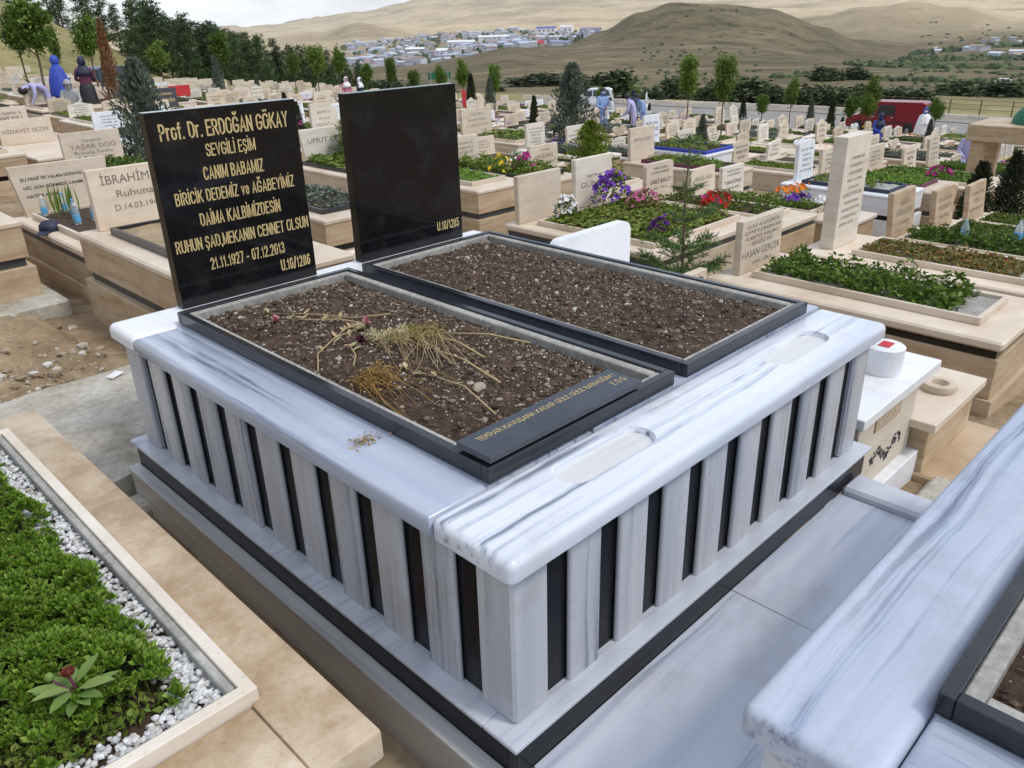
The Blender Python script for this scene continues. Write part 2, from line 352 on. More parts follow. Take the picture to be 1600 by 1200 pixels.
# ------------------------------------------------------------------ condensed sans letters drawn as strokes
def _arc(cx, cy, rx, ry, a0, a1, n=9): return [(cx+rx*cos(radians(a0+(a1-a0)*k/n)), cy+ry*sin(radians(a0+(a1-a0)*k/n))) for k in range(n+1)]
def _ell(cx=.5, cy=.5, rx=.5, ry=.5): return _arc(cx, cy, rx, ry, 90, 450, 18)
_O = _arc(.5, .7, .5, .3, 0, 180)+_arc(.5, .3, .5, .3, 180, 360)+[(1, .7)]
GL = {'A': (.62, [[(0, 0), (.5, 1), (1, 0)], [(.2, .3), (.8, .3)]]), 'B': (.56, [[(0, 0), (0, 1), (.5, 1)]+_arc(.5, .77, .42, .23, 90, -90)+[(0, .54)], [(0, .54), (.55, .54)]+_arc(.55, .27, .45, .27, 90, -90)+[(0, 0)]]),
 'C': (.58, [_arc(.5, .7, .5, .3, 15, 180)+_arc(.5, .3, .5, .3, 180, 345)]), 'D': (.58, [[(0, 0), (0, 1), (.4, 1)]+_arc(.4, .65, .6, .35, 90, 0)+_arc(.4, .35, .6, .35, 0, -90)+[(0, 0)]]),
 'E': (.5, [[(1, 1), (0, 1), (0, 0), (1, 0)], [(0, .53), (.9, .53)]]), 'F': (.48, [[(1, 1), (0, 1), (0, 0)], [(0, .5), (.85, .5)]]), 'G': (.62, [_arc(.5, .7, .5, .3, 15, 180)+_arc(.5, .3, .5, .3, 180, 350)+[(1, .45), (.55, .45)]]),
 'H': (.58, [[(0, 0), (0, 1)], [(1, 0), (1, 1)], [(0, .53), (1, .53)]]), 'I': (.17, [[(.5, 0), (.5, 1)]]), 'J': (.45, [[(1, 1), (1, .3)]+_arc(.5, .3, .5, .3, 0, -170)]), 'K': (.6, [[(0, 0), (0, 1)], [(1, 1), (0, .38)], [(.32, .58), (1, 0)]]),
 'L': (.48, [[(0, 1), (0, 0), (1, 0)]]), 'M': (.7, [[(0, 0), (0, 1)], [(0, 1), (.5, .08), (1, 1)], [(1, 1), (1, 0)]]), 'N': (.58, [[(0, 0), (0, 1)], [(0, 1), (1, 0)], [(1, 0), (1, 1)]]), 'O': (.62, [_O]),
 'P': (.54, [[(0, 0), (0, 1), (.5, 1)]+_arc(.5, .73, .5, .27, 90, -90)+[(0, .46)]]), 'R': (.58, [[(0, 0), (0, 1), (.5, 1)]+_arc(.5, .75, .45, .25, 90, -90)+[(0, .5)], [(.5, .5), (1, 0)]]),
 'S': (.54, [_arc(.5, .76, .46, .24, 15, 180)+_arc(.5, .76, .46, .24, 180, 250, 4)+[(.62, .5)]+_arc(.5, .26, .5, .26, 60, -90)+_arc(.5, .26, .5, .26, -90, -170)]), 'T': (.54, [[(0, 1), (1, 1)], [(.5, 1), (.5, 0)]]),
 'U': (.58, [[(0, 1), (0, .3)]+_arc(.5, .3, .5, .3, 180, 360)+[(1, 1)]]), 'V': (.58, [[(0, 1), (.5, 0), (1, 1)]]), 'Y': (.58, [[(0, 1), (.5, .45), (1, 1)], [(.5, .45), (.5, 0)]]), 'Z': (.54, [[(0, 1), (1, 1), (0, 0), (1, 0)]]),
 '0': (.5, [_O]), '1': (.34, [[(.1, .74), (.7, 1), (.7, 0)]]), '2': (.5, [_arc(.5, .71, .48, .29, 165, -20)+[(0, 0), (1, 0)]]), '3': (.5, [_arc(.45, .76, .45, .24, 160, -80), _arc(.45, .27, .53, .27, 80, -165)]),
 '4': (.52, [[(.75, 0), (.75, 1), (0, .27), (1, .27)]]), '5': (.5, [[(.9, 1), (.15, 1), (.06, .5)]+_arc(.46, .33, .54, .33, 125, -160)]), '6': (.5, [_ell(.5, .31, .5, .31), [(.95, .84), (.6, 1), (.25, .88), (.04, .6), (0, .31)]]), '7': (.48, [[(0, 1), (1, 1), (.35, 0)]]),
 '8': (.5, [_ell(.5, .76, .43, .24), _ell(.5, .26, .5, .26)]), '9': (.5, [_ell(.5, .69, .5, .31), [(.05, .16), (.4, 0), (.75, .12), (.96, .4), (1, .69)]]), '.': (.17, [[(.5, 0), (.5, .03)]]), ',': (.17, [[(.5, .03), (.4, -.16)]]), '-': (.34, [[(0, .38), (1, .38)]]), '/': (.4, [[(0, -.05), (1, 1.05)]]), '!': (.2, [[(.5, .3), (.5, 1)], [(.5, 0), (.5, .03)]]), ' ': (.24, []),
 'r': (.34, [[(0, 0), (0, .72)], [(0, .5), (.4, .7), (1, .7)]]), 'o': (.5, [[(x, y*.72) for x, y in _O]]), 'f': (.34, [[(.45, 0), (.45, .8), (.65, 1), (1, 1)], [(0, .70), (1, .70)]]), 'v': (.46, [[(0, .72), (.5, 0), (1, .72)]]), 'e': (.48, [[(0, .38), (1, .38)]+_arc(.5, .38, .5, .34, 0, 180)+_arc(.5, .38, .5, .38, 180, 330)])}
_DOT = [(.5, 1.24), (.5, 1.27)]
for a, c, ex in (('İ', 'I', [_DOT]), ('Ğ', 'G', [[(.2, 1.34), (.35, 1.22), (.65, 1.22), (.8, 1.34)]]), ('Ş', 'S', [[(.5, 0), (.55, -.15), (.35, -.22)]]), ('Ç', 'C', [[(.5, 0), (.55, -.15), (.35, -.22)]]), ('Ö', 'O', [[(.25, 1.24), (.25, 1.27)], [(.75, 1.24), (.75, 1.27)]]), ('Ü', 'U', [[(.25, 1.24), (.25, 1.27)], [(.75, 1.24), (.75, 1.27)]])):
    GL[a] = (GL[c][0], GL[c][1]+ex)
def ribbon(pts, w):
    n = len(pts); L_, R_ = [], []
    for i in range(n):
        p = Vector(pts[i]); d0 = (p-Vector(pts[i-1])).normalized() if i else None; d1 = (Vector(pts[i+1])-p).normalized() if i < n-1 else None
        d0 = d0 or d1; d1 = d1 or d0; t = d0+d1; t = t.normalized() if t.length > 1e-6 else d0; nn = Vector((-t.y, t.x)); k = max(.45, nn.dot(Vector((-d0.y, d0.x))))
        e = Vector((0, 0))
        if i == 0: e = -d1*w*.5
        if i == n-1: e = d0*w*.5
        L_.append(p+nn*(w/2/k)+e); R_.append(p-nn*(w/2/k)+e)
    return [tuple(q) for q in L_+R_], [(i, i+n, i+n+1, i+1) for i in range(n-1)]
def stroke_text(lines, frame, sw=.114, name='inscription'):
    """lines: (string, x_left, x_right, z_base, cap_height); frame(u, v, lift)"""
    out = MB(); depth = 0
    for s, xl, xr, zb, ch in lines:
        gap = .10; tot = sum(GL[c][0] for c in s)+gap*(len(s)-1); k = (xr-xl)/tot; w = sw*ch; x = xl
        for c in s:
            gw, st = GL[c]; gw *= k
            for j, pl in enumerate(st):
                q = [(x+w/2*.8+px*max(gw-w*.8, 1e-5) if gw > w*1.3 else x+gw/2, zb+w/2+py*(ch-w)) for px, py in pl]
                q = [p for i, p in enumerate(q) if i == 0 or hypot(p[0]-q[i-1][0], p[1]-q[i-1][1]) > 1e-5]
                if len(q) < 2: continue
                vs, fs = ribbon(q, w); lift = .0002*(j+1); out.add([frame(a, b_, lift) for a, b_ in vs], fs)
            x += gw+gap*k
    return out.mesh(name)
# ------------------------------------------------------------------ terrain
XS = [-200, -20, 0, 22, 40, 50, 71, 85, 100, 120]; ZS = [10, 1.3, -.75, -3.0, -4.75, -5.85, -8.3, -9.5, -10.5, -11.8]
TD = [130, 200, 350, 600, 1000, 1500, 2200, 3000, 4500, 7000, 10500]
TT = [
    (-0.1254, [-8.2, -11.5, -18.1, -28.1, -41.4, -51.7, -58.5, -59.5, -53.7, -0.2, 82.5]) ,
    (0.161, [-12.0, -15.7, -22.4, -32.6, -46.3, -56.8, -60.0, -53.1, -36.9, 38.5, 156.6]) ,
    (0.2616, [-11.9, -15.7, -22.6, -33.1, -46.5, -58.0, -59.9, -47.6, -30.8, 46.6, 163.6]) ,
    (0.317, [-11.6, -15.3, -21.9, -33.2, -48.2, -62.8, -66.2, -12.5, -14.1, 42.8, 160.8]) ,
    (0.3637, [-11.3, -15.1, -21.6, -32.9, -50.5, -64.2, -70.3, 5.4, -19.4, 40.2, 171.6]) ,
    (0.4063, [-11.0, -15.1, -21.6, -31.7, -47.1, -52.4, -66.3, -2.0, -20.1, 36.2, 180.3]) ,
    (0.4441, [-10.8, -15.1, -21.8, -30.8, -43.0, -27.0, -62.3, -28.8, -15.9, 35.1, 193.2]) ,
    (0.5027, [-10.6, -15.1, -22.2, -30.1, -35.8, 0.5, -48.8, -43.9, -20.7, 46.5, 206.3]) ,
    (0.5566, [-10.6, -15.1, -22.0, -30.1, -32.3, 10.2, -43.6, -52.0, -26.3, 56.7, 216.9]) ,
    (0.6049, [-10.6, -15.2, -22.1, -30.1, -32.7, 14.0, -50.0, -56.8, -32.8, 65.8, 231.7]) ,
    (0.6401, [-10.5, -15.1, -22.1, -29.7, -34.7, 0.8, -60.0, -62.4, -34.9, 58.7, 235.4]) ,
    (0.6827, [-10.4, -15.1, -21.9, -29.6, -36.5, -29.2, -61.0, -59.5, -48.1, 48.2, 247.6]) ,
    (0.7258, [-10.3, -15.1, -21.3, -29.5, -38.3, -47.8, -55.9, -48.5, -43.5, 42.1, 252.8]) ,
    (0.7835, [-10.2, -14.9, -22.1, -27.9, -32.8, -51.9, -60.2, -50.3, -49.0, 29.2, 254.4]) ,
    (0.8414, [-9.9, -14.8, -22.5, -29.8, -42.2, -64.9, -73.3, -57.9, -60.5, 2.4, 228.3]) ,
    (0.8846, [-9.8, -14.6, -22.8, -32.3, -49.1, -69.2, -79.5, -64.5, -61.4, -31.5, 191.3]) ,
    (0.9204, [-9.6, -14.4, -22.6, -33.3, -51.4, -70.6, -84.6, -69.5, -27.6, -71.1, 132.2]) ,
    (0.9558, [-9.4, -14.1, -22.4, -33.8, -52.3, -71.8, -89.6, -78.4, -14.7, -92.0, 79.9]) ,
    (0.9978, [-9.2, -13.7, -22.0, -33.6, -52.1, -71.6, -90.9, -86.5, -53.6, -111.3, 29.6]) ,
    (1.0661, [-8.8, -13.0, -21.2, -32.8, -50.0, -68.7, -86.8, -83.6, -73.7, -106.3, -66.0]) ,
    (1.132, [-8.3, -12.3, -20.1, -31.4, -47.9, -65.6, -82.6, -80.5, -75.8, -101.0, -60.1]) ,
    (1.3641, [-6.4, -9.3, -15.2, -24.0, -37.4, -49.8, -61.1, -53.3, -45.3, -55.5, -2.2]) ,
    (1.6785, [1.6, 1.9, 2.1, 2.9, 4.0, 6.8, 11.2, 17.4, 27.4, 50.7, 84.2]) ,
]

TAZ = [a for a, z in TT]; TZ = np.array([z for a, z in TT]); LTD = np.log(np.array(TD))
def near_ground(x, y):
    z = float(np.interp(x, XS, ZS)); s = -.8*x+.6*y-20
    if s > 0: z += min(16, .5*max(0, s-6) if s > 12 else .5*6*(s/12)**2*1.0)
    return z
def sstep(a, b, t):
    t = max(0, min(1, (t-a)/(b-a))); return t*t*(3-2*t)
def ground(x, y, detail=True):
    dx, dy = x-CAM.x, y-CAM.y; d = hypot(dx, dy)
    zn = near_ground(x, y) if d < 190 else 0
    if d < 105: z = zn
    else:
        az = atan2(dy, dx)
        if az < TAZ[0]: az2 = TAZ[0]
        elif az > TAZ[-1]: az2 = TAZ[-1]
        else: az2 = az
        i = min(max(int(np.searchsorted(TAZ, az2))-1, 0), len(TAZ)-2)
        t = (az2-TAZ[i])/(TAZ[i+1]-TAZ[i]); t = t*t*(3-2*t)
        ld = min(max(math.log(d), LTD[0]), LTD[-1])
        j = min(max(int(np.searchsorted(LTD, ld))-1, 0), len(LTD)-2); u = (ld-LTD[j])/(LTD[j+1]-LTD[j])
        if d > 600: u = u*u*(3-2*u)
        row = TZ[i]*(1-t)+TZ[i+1]*t
        zf = row[j]*(1-u)+row[j+1]*u
        w = sstep(105, 180, d); z = zn*(1-w)+zf*w
        if detail and d > 180:
            a = min(1, (d-180)/700)*.0045*d
            L1 = 60+.05*min(d, 5000); z += a*fbm(x/(L1*2.2), y/(L1*2.2), 3, 4)*.7-a*.9*abs(fbm(x/L1, y/L1, 8, 4))
    if detail and d < 150: z += .03*fbm(x*.7, y*.7, 1, 3)*min(1, d/4)
    return z
az_list = list(np.arange(-.32, 1.86, .0055))+list(np.arange(1.86, 2*pi-.32, .06))
rad = [.7]
while rad[-1] < 14000: rad.append(rad[-1]*(1.045 if rad[-1] < 300 else 1.024))
tv = [(CAM.x, CAM.y, ground(CAM.x, CAM.y))]; tf = []
na = len(az_list)
for r in rad:
    for a in az_list:
        x, y = CAM.x+r*cos(a), CAM.y+r*sin(a); tv.append((x, y, ground(x, y)))
for k in range(na): tf.append((0, 1+k, 1+(k+1) % na))
for i in range(len(rad)-1):
    for k in range(na): tf.append((1+i*na+k, 1+(i+1)*na+k, 1+(i+1)*na+(k+1) % na, 1+i*na+(k+1) % na))
me = bpy.data.meshes.new('ground'); me.from_pydata(tv, [], tf); shade(me, 180)
def ground_mat():
    m, n, l, b = nodemat('dry_steppe_ground')
    g = n.new('ShaderNodeNewGeometry'); P = g.outputs['Position']
    def nz(scale, detail=8, rough=.6, sc=(1, 1, 1)):
        mp = n.new('ShaderNodeMapping'); mp.inputs['Scale'].default_value = sc; l.new(P, mp.inputs[0])
        return noise(n, l, mp.outputs[0], scale, detail, rough)
    near = ramp(n, [(.28, (.16, .11, .065)), (.45, (.27, .195, .12)), (.6, (.36, .275, .175)), (.8, (.44, .36, .26))]); l.new(nz(1.6), near.inputs[0])
    fine = ramp(n, [(.3, (.70, .70, .70)), (.7, (1.15, 1.15, 1.15))]); l.new(nz(14, 6, .7), fine.inputs[0])
    nearc = mixc(n, l, 1, near.outputs[0], fine.outputs[0], 'MULTIPLY')
    grass = ramp(n, [(.30, (.15, .135, .055)), (.5, (.26, .225, .10)), (.7, (.36, .30, .15))]); l.new(nz(.22, 9, .65), grass.inputs[0])
    mid = ramp(n, [(.30, (.070, .062, .030)), (.42, (.118, .098, .050)), (.55, (.17, .132, .074)), (.70, (.25, .19, .112))]); l.new(nz(.012, 10, .66), mid.inputs[0])
    far = ramp(n, [(.30, (.26, .20, .12)), (.43, (.42, .33, .20)), (.56, (.60, .48, .30)), (.66, (.48, .34, .21)), (.8, (.36, .30, .18))]); l.new(nz(.0011, 12, .66), far.inputs[0])  # dry wheat tan, lightened so the colour stands for sunlight on far hills
    speck = ramp(n, [(.50, (1, 1, 1)), (.62, (.45, .50, .40))]); l.new(nz(.045, 6, .75), speck.inputs[0])
    sub = n.new('ShaderNodeVectorMath'); sub.operation = 'LENGTH'; l.new(P, sub.inputs[0])
    def rng(a, c):
        q = n.new('ShaderNodeMapRange'); q.inputs[1].default_value = a; q.inputs[2].default_value = c; l.new(sub.outputs['Value'], q.inputs[0]); return q.outputs[0]
    c1 = mixc(n, l, rng(38, 62), nearc, grass.outputs[0])
    midc = mixc(n, l, 1, mid.outputs[0], speck.outputs[0], 'MULTIPLY')
    c2 = mixc(n, l, rng(120, 190), c1, midc)
    speck2 = ramp(n, [(.56, (1, 1, 1)), (.68, (.62, .64, .6))]); l.new(nz(.010, 7, .75), speck2.inputs[0])
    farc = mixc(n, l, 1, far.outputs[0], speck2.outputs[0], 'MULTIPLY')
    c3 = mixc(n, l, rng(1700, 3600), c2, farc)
    l.new(c3, b.inputs['Base Color']); b.inputs['Roughness'].default_value = .97; b.inputs['Specular IOR Level'].default_value = .15
    bump(n, l, b, nz(9, 8, .7), .6, .04)
    return m
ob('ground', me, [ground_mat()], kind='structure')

def strip(name, mat, left, right, nu=2, off=.08, seg=60):
    """sheet draped between two polylines (same length)"""
    L = []; R = []
    for a, out in ((left, L), (right, R)):
        for i in range(len(a)-1):
            for k in range(seg): t = k/seg; out.append((a[i][0]*(1-t)+a[i+1][0]*t, a[i][1]*(1-t)+a[i+1][1]*t))
        out.append(a[-1])
    b = MB(); vs = []; fs = []
    for p, q in zip(L, R):
        for j in range(nu+1):
            t = j/nu; x = p[0]*(1-t)+q[0]*t; y = p[1]*(1-t)+q[1]*t; vs.append((x, y, near_ground(x, y)+off))
    for i in range(len(L)-1):
        for j in range(nu): k = i*(nu+1)+j; fs.append((k, k+1, k+nu+2, k+nu+1))
    b.add(vs, fs); me = b.mesh(name); fixnormals(me)
    if me.polygons[0].normal.z < 0: me.flip_normals()
    return ob(name, me, mat, kind='structure')
M['road'] = rough_mat('worn_asphalt', [(.3, (.20, .185, .165)), (.5, (.28, .265, .24)), (.7, (.36, .34, .31))], .5, .95, .4, .02, fine=14)
M['gravel'] = rough_mat('shoulder_gravel', [(.3, (.21, .18, .15)), (.5, (.30, .265, .225)), (.7, (.40, .36, .31))], 1.2, .97, .8, .05)
strip('road', 'road', [(41, 66), (36, 46), (35, 28), (38.5, 8), (42, -30)], [(80, 72), (82, 62), (90, 44), (88, 22), (74, -30)], nu=12)
strip('road_shoulder', 'gravel', [(80, 72), (82, 62), (90, 44), (88, 22), (74, -30)], [(86, 78), (89, 66), (98, 46), (96, 20), (80, -30)], nu=3, off=.14)

# ------------------------------------------------------------------ the double tomb
T = thing('double_tomb', 'white veined marble double tomb with two black headstones and striped sides', 'tomb')
W, L, TH = 1.959, 2.24, .066
LP = .27
def face_frame(y): return lambda u, v: (u, y, v)
# cap stones with rounded edges
def apply_bool(me, cutters):
    o = bpy.data.objects.new('tmp', me); COL.objects.link(o); cs = []
    for c in cutters:
        co = bpy.data.objects.new('cut', c); COL.objects.link(co); cs.append(co)
        md = o.modifiers.new('b', 'BOOLEAN'); md.object = co; md.operation = 'DIFFERENCE'; md.solver = 'EXACT'
    bpy.context.view_layer.update()
    r = bpy.data.meshes.new_from_object(o.evaluated_get(bpy.context.evaluated_depsgraph_get()))
    for c in cs: bpy.data.objects.remove(c)
    bpy.data.objects.remove(o); return r
def stadium(cx, cy, hl, r, z0, z1, ang=0, n=14, taper=.75):
    prof = []
    for k in range(n+1): t = -pi/2+pi*k/n; prof.append((hl+r*cos(t), r*sin(t)))
    for k in range(n+1): t = pi/2+pi*k/n; prof.append((-hl+r*cos(t), r*sin(t)))
    m2 = len(prof); vs = []
    for z, s in ((z0, taper), (z0+.006, .88), (z1, 1.04)):
        for a, b in prof:
            sa = a if s == 1 else (hl if a > 0 else -hl)+(a-(hl if a > 0 else -hl))*s if abs(a) > hl else a
            x, y = sa, b*s; vs.append((cx+x*cos(ang)-y*sin(ang), cy+x*sin(ang)+y*cos(ang), z))
    fs = [tuple(range(m2))[::-1], tuple(range(2*m2, 3*m2))]
    for i in range(2):
        for k in range(m2): fs.append((i*m2+k, i*m2+(k+1) % m2, (i+1)*m2+(k+1) % m2, (i+1)*m2+k))
    b = MB(); b.add(vs, fs); me = b.mesh('cut'); fixnormals(me); return me
front = rslab(0, W, 0, LP-.002, .012, TH, .024, 5)
front = apply_bool(front, [stadium(.512, .158, .125, .062, TH-.022, TH+.02), stadium(1.52, .143, .125, .062, TH-.022, TH+.02)])
shade(front, 40)
fs_ = ob('cap_stone', front, 'marble_x', T)
b = MB(); b.box(.014, W-.014, .014, LP-.004, 0, .0125, .003); ob('lip', b, 'marble_x', fs_)
for cx, cy in ((.512, .158), (1.52, .143)):
    me = stadium(cx, cy, .122, .052, TH-.0215, TH-.0165); ob('water_recess', me, 'recess', fs_)
for x0, x1, y0, y1, mt in ((0, .60, LP, 1.99, 'marble_y'), (.6002, W, LP, 1.99, 'marble_y'), (0, W, 1.993, L, 'marble_white')):
    o = ob('cap_stone', rslab(x0, x1, y0, y1, .012, TH, .028 if x0 == 0 or mt != 'marble_y' else .0006, 5, allz=(mt == 'marble_white')), mt, T)
    b = MB(); b.box(x0+.014, x1-.014 if x1 == W else x1, y0+.001, y1-(.014 if y1 == L else .001), 0, .0125, .003); ob('lip', b, mt, o)
# ledge, plinth, step
b = MB()
for q in ((-.016, W+.016, -.016, .10), (-.016, .10, .101, L+.016), (W-.10, W+.016, .101, L+.016), (.101, W-.101, L-.10, L+.016)):
    b = MB(); b.box(*q, -.466, -.452, .003); ob('ledge', b, 'marble_plain', T)
for q in ((0, W, 0, .03), (0, .03, .0305, L), (W-.03, W, .0305, L), (.0305, W-.0305, L-.03, L)):
    b = MB(); b.box(*q, -.574, -.4665, .002); ob('plinth', b, 'granite_low', T)
b = MB(); b.box(.06, W-.06, .06, L-.06, -.56, .0, 0); ob('core', b, 'concrete', T)
# black panels behind the pilasters
for q in ((.056, W-.056, .056, .0595), (.056, .0595, .0597, L-.056), (W-.0595, W-.056, .0597, L-.056)):
    b = MB(); b.box(*q, -.451, -.001); ob('dark_panel', b, 'granite_low', T)
def pil(x0, x1, y0, y1):
    me = bmesh.new(); bmesh.ops.create_cube(me, size=1)
    for v in me.verts: v.co = Vector((x0+(v.co.x+.5)*(x1-x0), y0+(v.co.y+.5)*(y1-y0), -.4515+(v.co.z+.5)*.4505))
    ed = [e for e in me.edges if abs(e.verts[0].co.z-e.verts[1].co.z) > .1]
    bmesh.ops.bevel(me, geom=ed, offset=.009, segments=3, profile=.5, affect='EDGES')
    r = bpy.data.meshes.new('pilaster'); me.to_mesh(r); me.free(); shade(r, 50); return r
PZ = .0365
for k in range(8):                       # front side, between nine dark gaps
    c = .2+.195*(k+.5); ob('pilaster', pil(c-.0595, c+.0595, PZ, .0555), 'marble_z', T)
for k in range(9):                       # both long sides
    c = .2+.2035*(k+.5)
    ob('pilaster', pil(PZ, .0555, c-.062, c+.062), 'marble_z', T)
    ob('pilaster', pil(W-.0555, W-PZ, c-.062, c+.062), 'marble_z', T)
for q in ((PZ, .160, PZ, .160), (W-.160, W-PZ, PZ, .160), (PZ, .160, L-.175, L-PZ), (W-.160, W-PZ, L-.175, L-PZ)):
    b = MB(); b.box(*q, -.4515, -.001, .008); ob('corner_pilaster', b, 'marble_z', T)
# step under the left side
b = MB(); b.box(-.052, .0, -.52, 2.25, -.59, -.5645, .003); ob('step_tread', b, 'marble_grey', T)
b = MB(); b.box(-.043, .0, -.515, 2.245, -.95, -.5905, 0); ob('step_riser', b, 'marble_grey', T)
# planters of black granite bars lined with concrete, soil and headstones
def soil_bed(x0, x1, y0, y1, zedge, zmid, seed, res=.014):
    nx, ny = int((x1-x0)/res), int((y1-y0)/res); vs = []; fs = []
    for j in range(ny+1):
        for i in range(nx+1):
            u, v = i/nx, j/ny; x = x0+(x1-x0)*u; y = y0+(y1-y0)*v
            e = min(u, 1-u)*(x1-x0); e2 = min(v, 1-v)*(y1-y0); ed = sstep(0, .16, min(e, e2))
            z = zedge+(zmid-zedge)*ed+.016*fbm(x*4, y*4, seed, 2)*ed+.013*fbm(x*24, y*24, seed+5, 3)
            vs.append((x, y, z))
    for j in range(ny):
        for i in range(nx): a = j*(nx+1)+i; fs.append((a, a+1, a+nx+2, a+nx+1))
    b = MB(); b.add(vs, fs); me = b.mesh('soil'); shade(me, 180)
    def h(x, y):
        i = min(max(int((x-x0)/(x1-x0)*nx), 0), nx); j = min(max(int((y-y0)/(y1-y0)*ny), 0), ny); return vs[j*(nx+1)+i][2]
    return me, h
OCT = [(1, 0, 0), (-1, 0, 0), (0, 1, 0), (0, -1, 0), (0, 0, 1), (0, 0, -1)]
OCF = [(0, 2, 4), (2, 1, 4), (1, 3, 4), (3, 0, 4), (2, 0, 5), (1, 2, 5), (3, 1, 5), (0, 3, 5)]
def icos():
    bm = bmesh.new(); bmesh.ops.create_icosphere(bm, subdivisions=1, radius=1)
    v = [tuple(q.co) for q in bm.verts]; f = [tuple(x.index for x in p.verts) for p in bm.faces]; bm.free(); return v, f
ICV, ICF = icos()
def stones(pts, mb=None, shape='ico', flat=.65, rng=RNG):
    """pts: (x, y, z, r)"""
    mb = mb or MB(); V, F = (ICV, ICF) if shape == 'ico' else (OCT, OCF)
    for x, y, z, r in pts:
        a = rng.uniform(0, 6.28); ca, sa = cos(a), sin(a); s1 = rng.uniform(.75, 1.35); s3 = flat*rng.uniform(.7, 1.3)
        vs = []
        for vx, vy, vz in V:
            k = r*rng.uniform(.8, 1.2); px, py = vx*k*s1, vy*k/s1**.5
            vs.append((x+px*ca-py*sa, y+px*sa+py*ca, z+vz*k*s3))
        mb.add(vs, F)
    return mb
HF = {}; PLANTERS = []
for k, (px0, px1, h0, h1) in enumerate(((.192, .987, .276, .908), (1.055, 1.855, 1.157, 1.801))):
    y0, y1, z0, z1 = .267, 2.01, TH+.001, .113
    P = thing('planter', None, None); P.parent = T
    PLANTERS.append(P)
    for q in ((px0, px1, y0, y0+.028), (px0, px1, y1-.028, y1), (px0, px0+.028, y0+.0285, y1-.0285), (px1-.028, px1, y0+.0285, y1-.0285)):
        b = MB(); b.box(*q, z0, z1, .0025); ob('granite_bar', b, 'granite_sawn' , P)
    for q in ((px0+.029, px1-.029, y0+.029, y0+.048), (px0+.029, px1-.029, y1-.056, y1-.029), (px0+.029, px0+.048, y0+.0485, y1-.0565), (px1-.062, px1-.029, y0+.0485, y1-.0565)):
        b = MB(); b.box(*q, z0-.03, z1-.006, .004); ob('concrete_lining', b, 'concrete', P)
    me, hf = soil_bed(px0+.040, px1-.05, y0+.040, y1-.045, .074 if k == 0 else .076, .102 if k == 0 else .096, 3+k*7)
    ob('soil', me, 'soil', P); HF[k] = hf
    r2 = random.Random(5+k); pts = []
    for i in range(15000):
        x, y = r2.uniform(px0+.055, px1-.07), r2.uniform(y0+.055, y1-.065); r = .0020+.0042*r2.random()**3
        if k == 1 and y < .75 and r > .004 and r2.random() < .6: continue
        pts.append((x, y, hf(x, y)+r*.3, r))
    for i in range(620):
        x, y = r2.uniform(px0+.06, px1-.08), r2.uniform(y0+.06, y1-.07); r = r2.uniform(.0066, .0125); pts.append((x, y, hf(x, y)+r*.3, r))
    big = [p for p in pts if p[3] > .0065]; sm = [p for p in pts if p[3] <= .0065]
    ob('soil_clods', stones(sm, None, 'oct', .8, r2), 'clod', P, kind='stuff'); ob('soil_lumps', stones(big, None, 'ico', .7, r2), 'lump', P, kind='stuff')
    # headstone
    hs = MB(); hs.box(h0, h1, 2.154, 2.208, TH+.001, .8266, .002); ho = ob('headstone', hs, 'granite', T)
    ho['label'] = 'black headstone with gold inscription' if k == 0 else 'black headstone left blank but for a plot number'
    if k == 0:
        lines = [('Prof. Dr. ERDOĞAN GÖKAY', .319, .862, .7215, .062), ('SEVGİLİ EŞİM', .488, .70, .6455, .049), ('CANIM BABAMIZ', .462, .722, .5575, .052), ('BİRİCİK DEDEMİZ ve AĞABEYİMİZ', .33, .853, .4755, .049), ('DAİMA KALBİMİZDESİN', .414, .772, .382, .052), ('RUHUN ŞAD,MEKANIN CENNET OLSUN', .295, .895, .2915, .050), ('21.11.1927 - 07.12.2013', .424, .764, .2015, .049), ('U.10/1286', .736, .881, .124, .050)]
    else: lines = [('U.10/1285', 1.631, 1.777, .129, .045)]
    ob('inscription', stroke_text(lines, lambda u, v, e: (u, 2.1532-e, v)), 'gold', ho, kind='stuff')
# small plaque lying on the front bar of the near planter
b = MB(); b.box(.202, .819, .269, .396, .121, .139, .0015); pq = ob('plaque', b, 'granite_plaque', T)
fr = lambda u, v, e: (u, v, .1393+e)
ob('inscription', stroke_text([('TEKRAR KAVUŞANA KADAR GÜLE GÜLE BABACIĞIM !', .243, .795, .347, .022), ('E G G', .740, .798, .3055, .025)], fr, .11), 'gold', pq, kind='stuff')
b = MB(); b.box(.25, .80, .30, .38, .07, .1205, 0); ob('plaque_bed', b, 'granite_dull', pq)
# large light stones in the soil
for (x, y, r, k) in ((.512, .643, .021, 0), (.363, 1.166, .013, 0), (1.47, 1.754, .016, 1), (.30, .75, .008, 0), (.72, 1.3, .008, 0), (.62, .72, .009, 0), (1.75, 1.5, .011, 1), (1.25, .9, .011, 1)):
    z = HF[k](x, y)
    mb = MB(); bm = bmesh.new(); bmesh.ops.create_icosphere(bm, subdivisions=2, radius=r)
    for v in bm.verts: v.co *= 1+.35*fbm(v.co.x*60+x*9, v.co.y*60, v.co.z*60, 2); v.co.z *= .7
    me = bpy.data.meshes.new('stone'); bm.to_mesh(me); bm.free(); shade(me, 30)
    ob('stone', me, 'rubble', PLANTERS[k], loc=(x, y, z+r*.35))
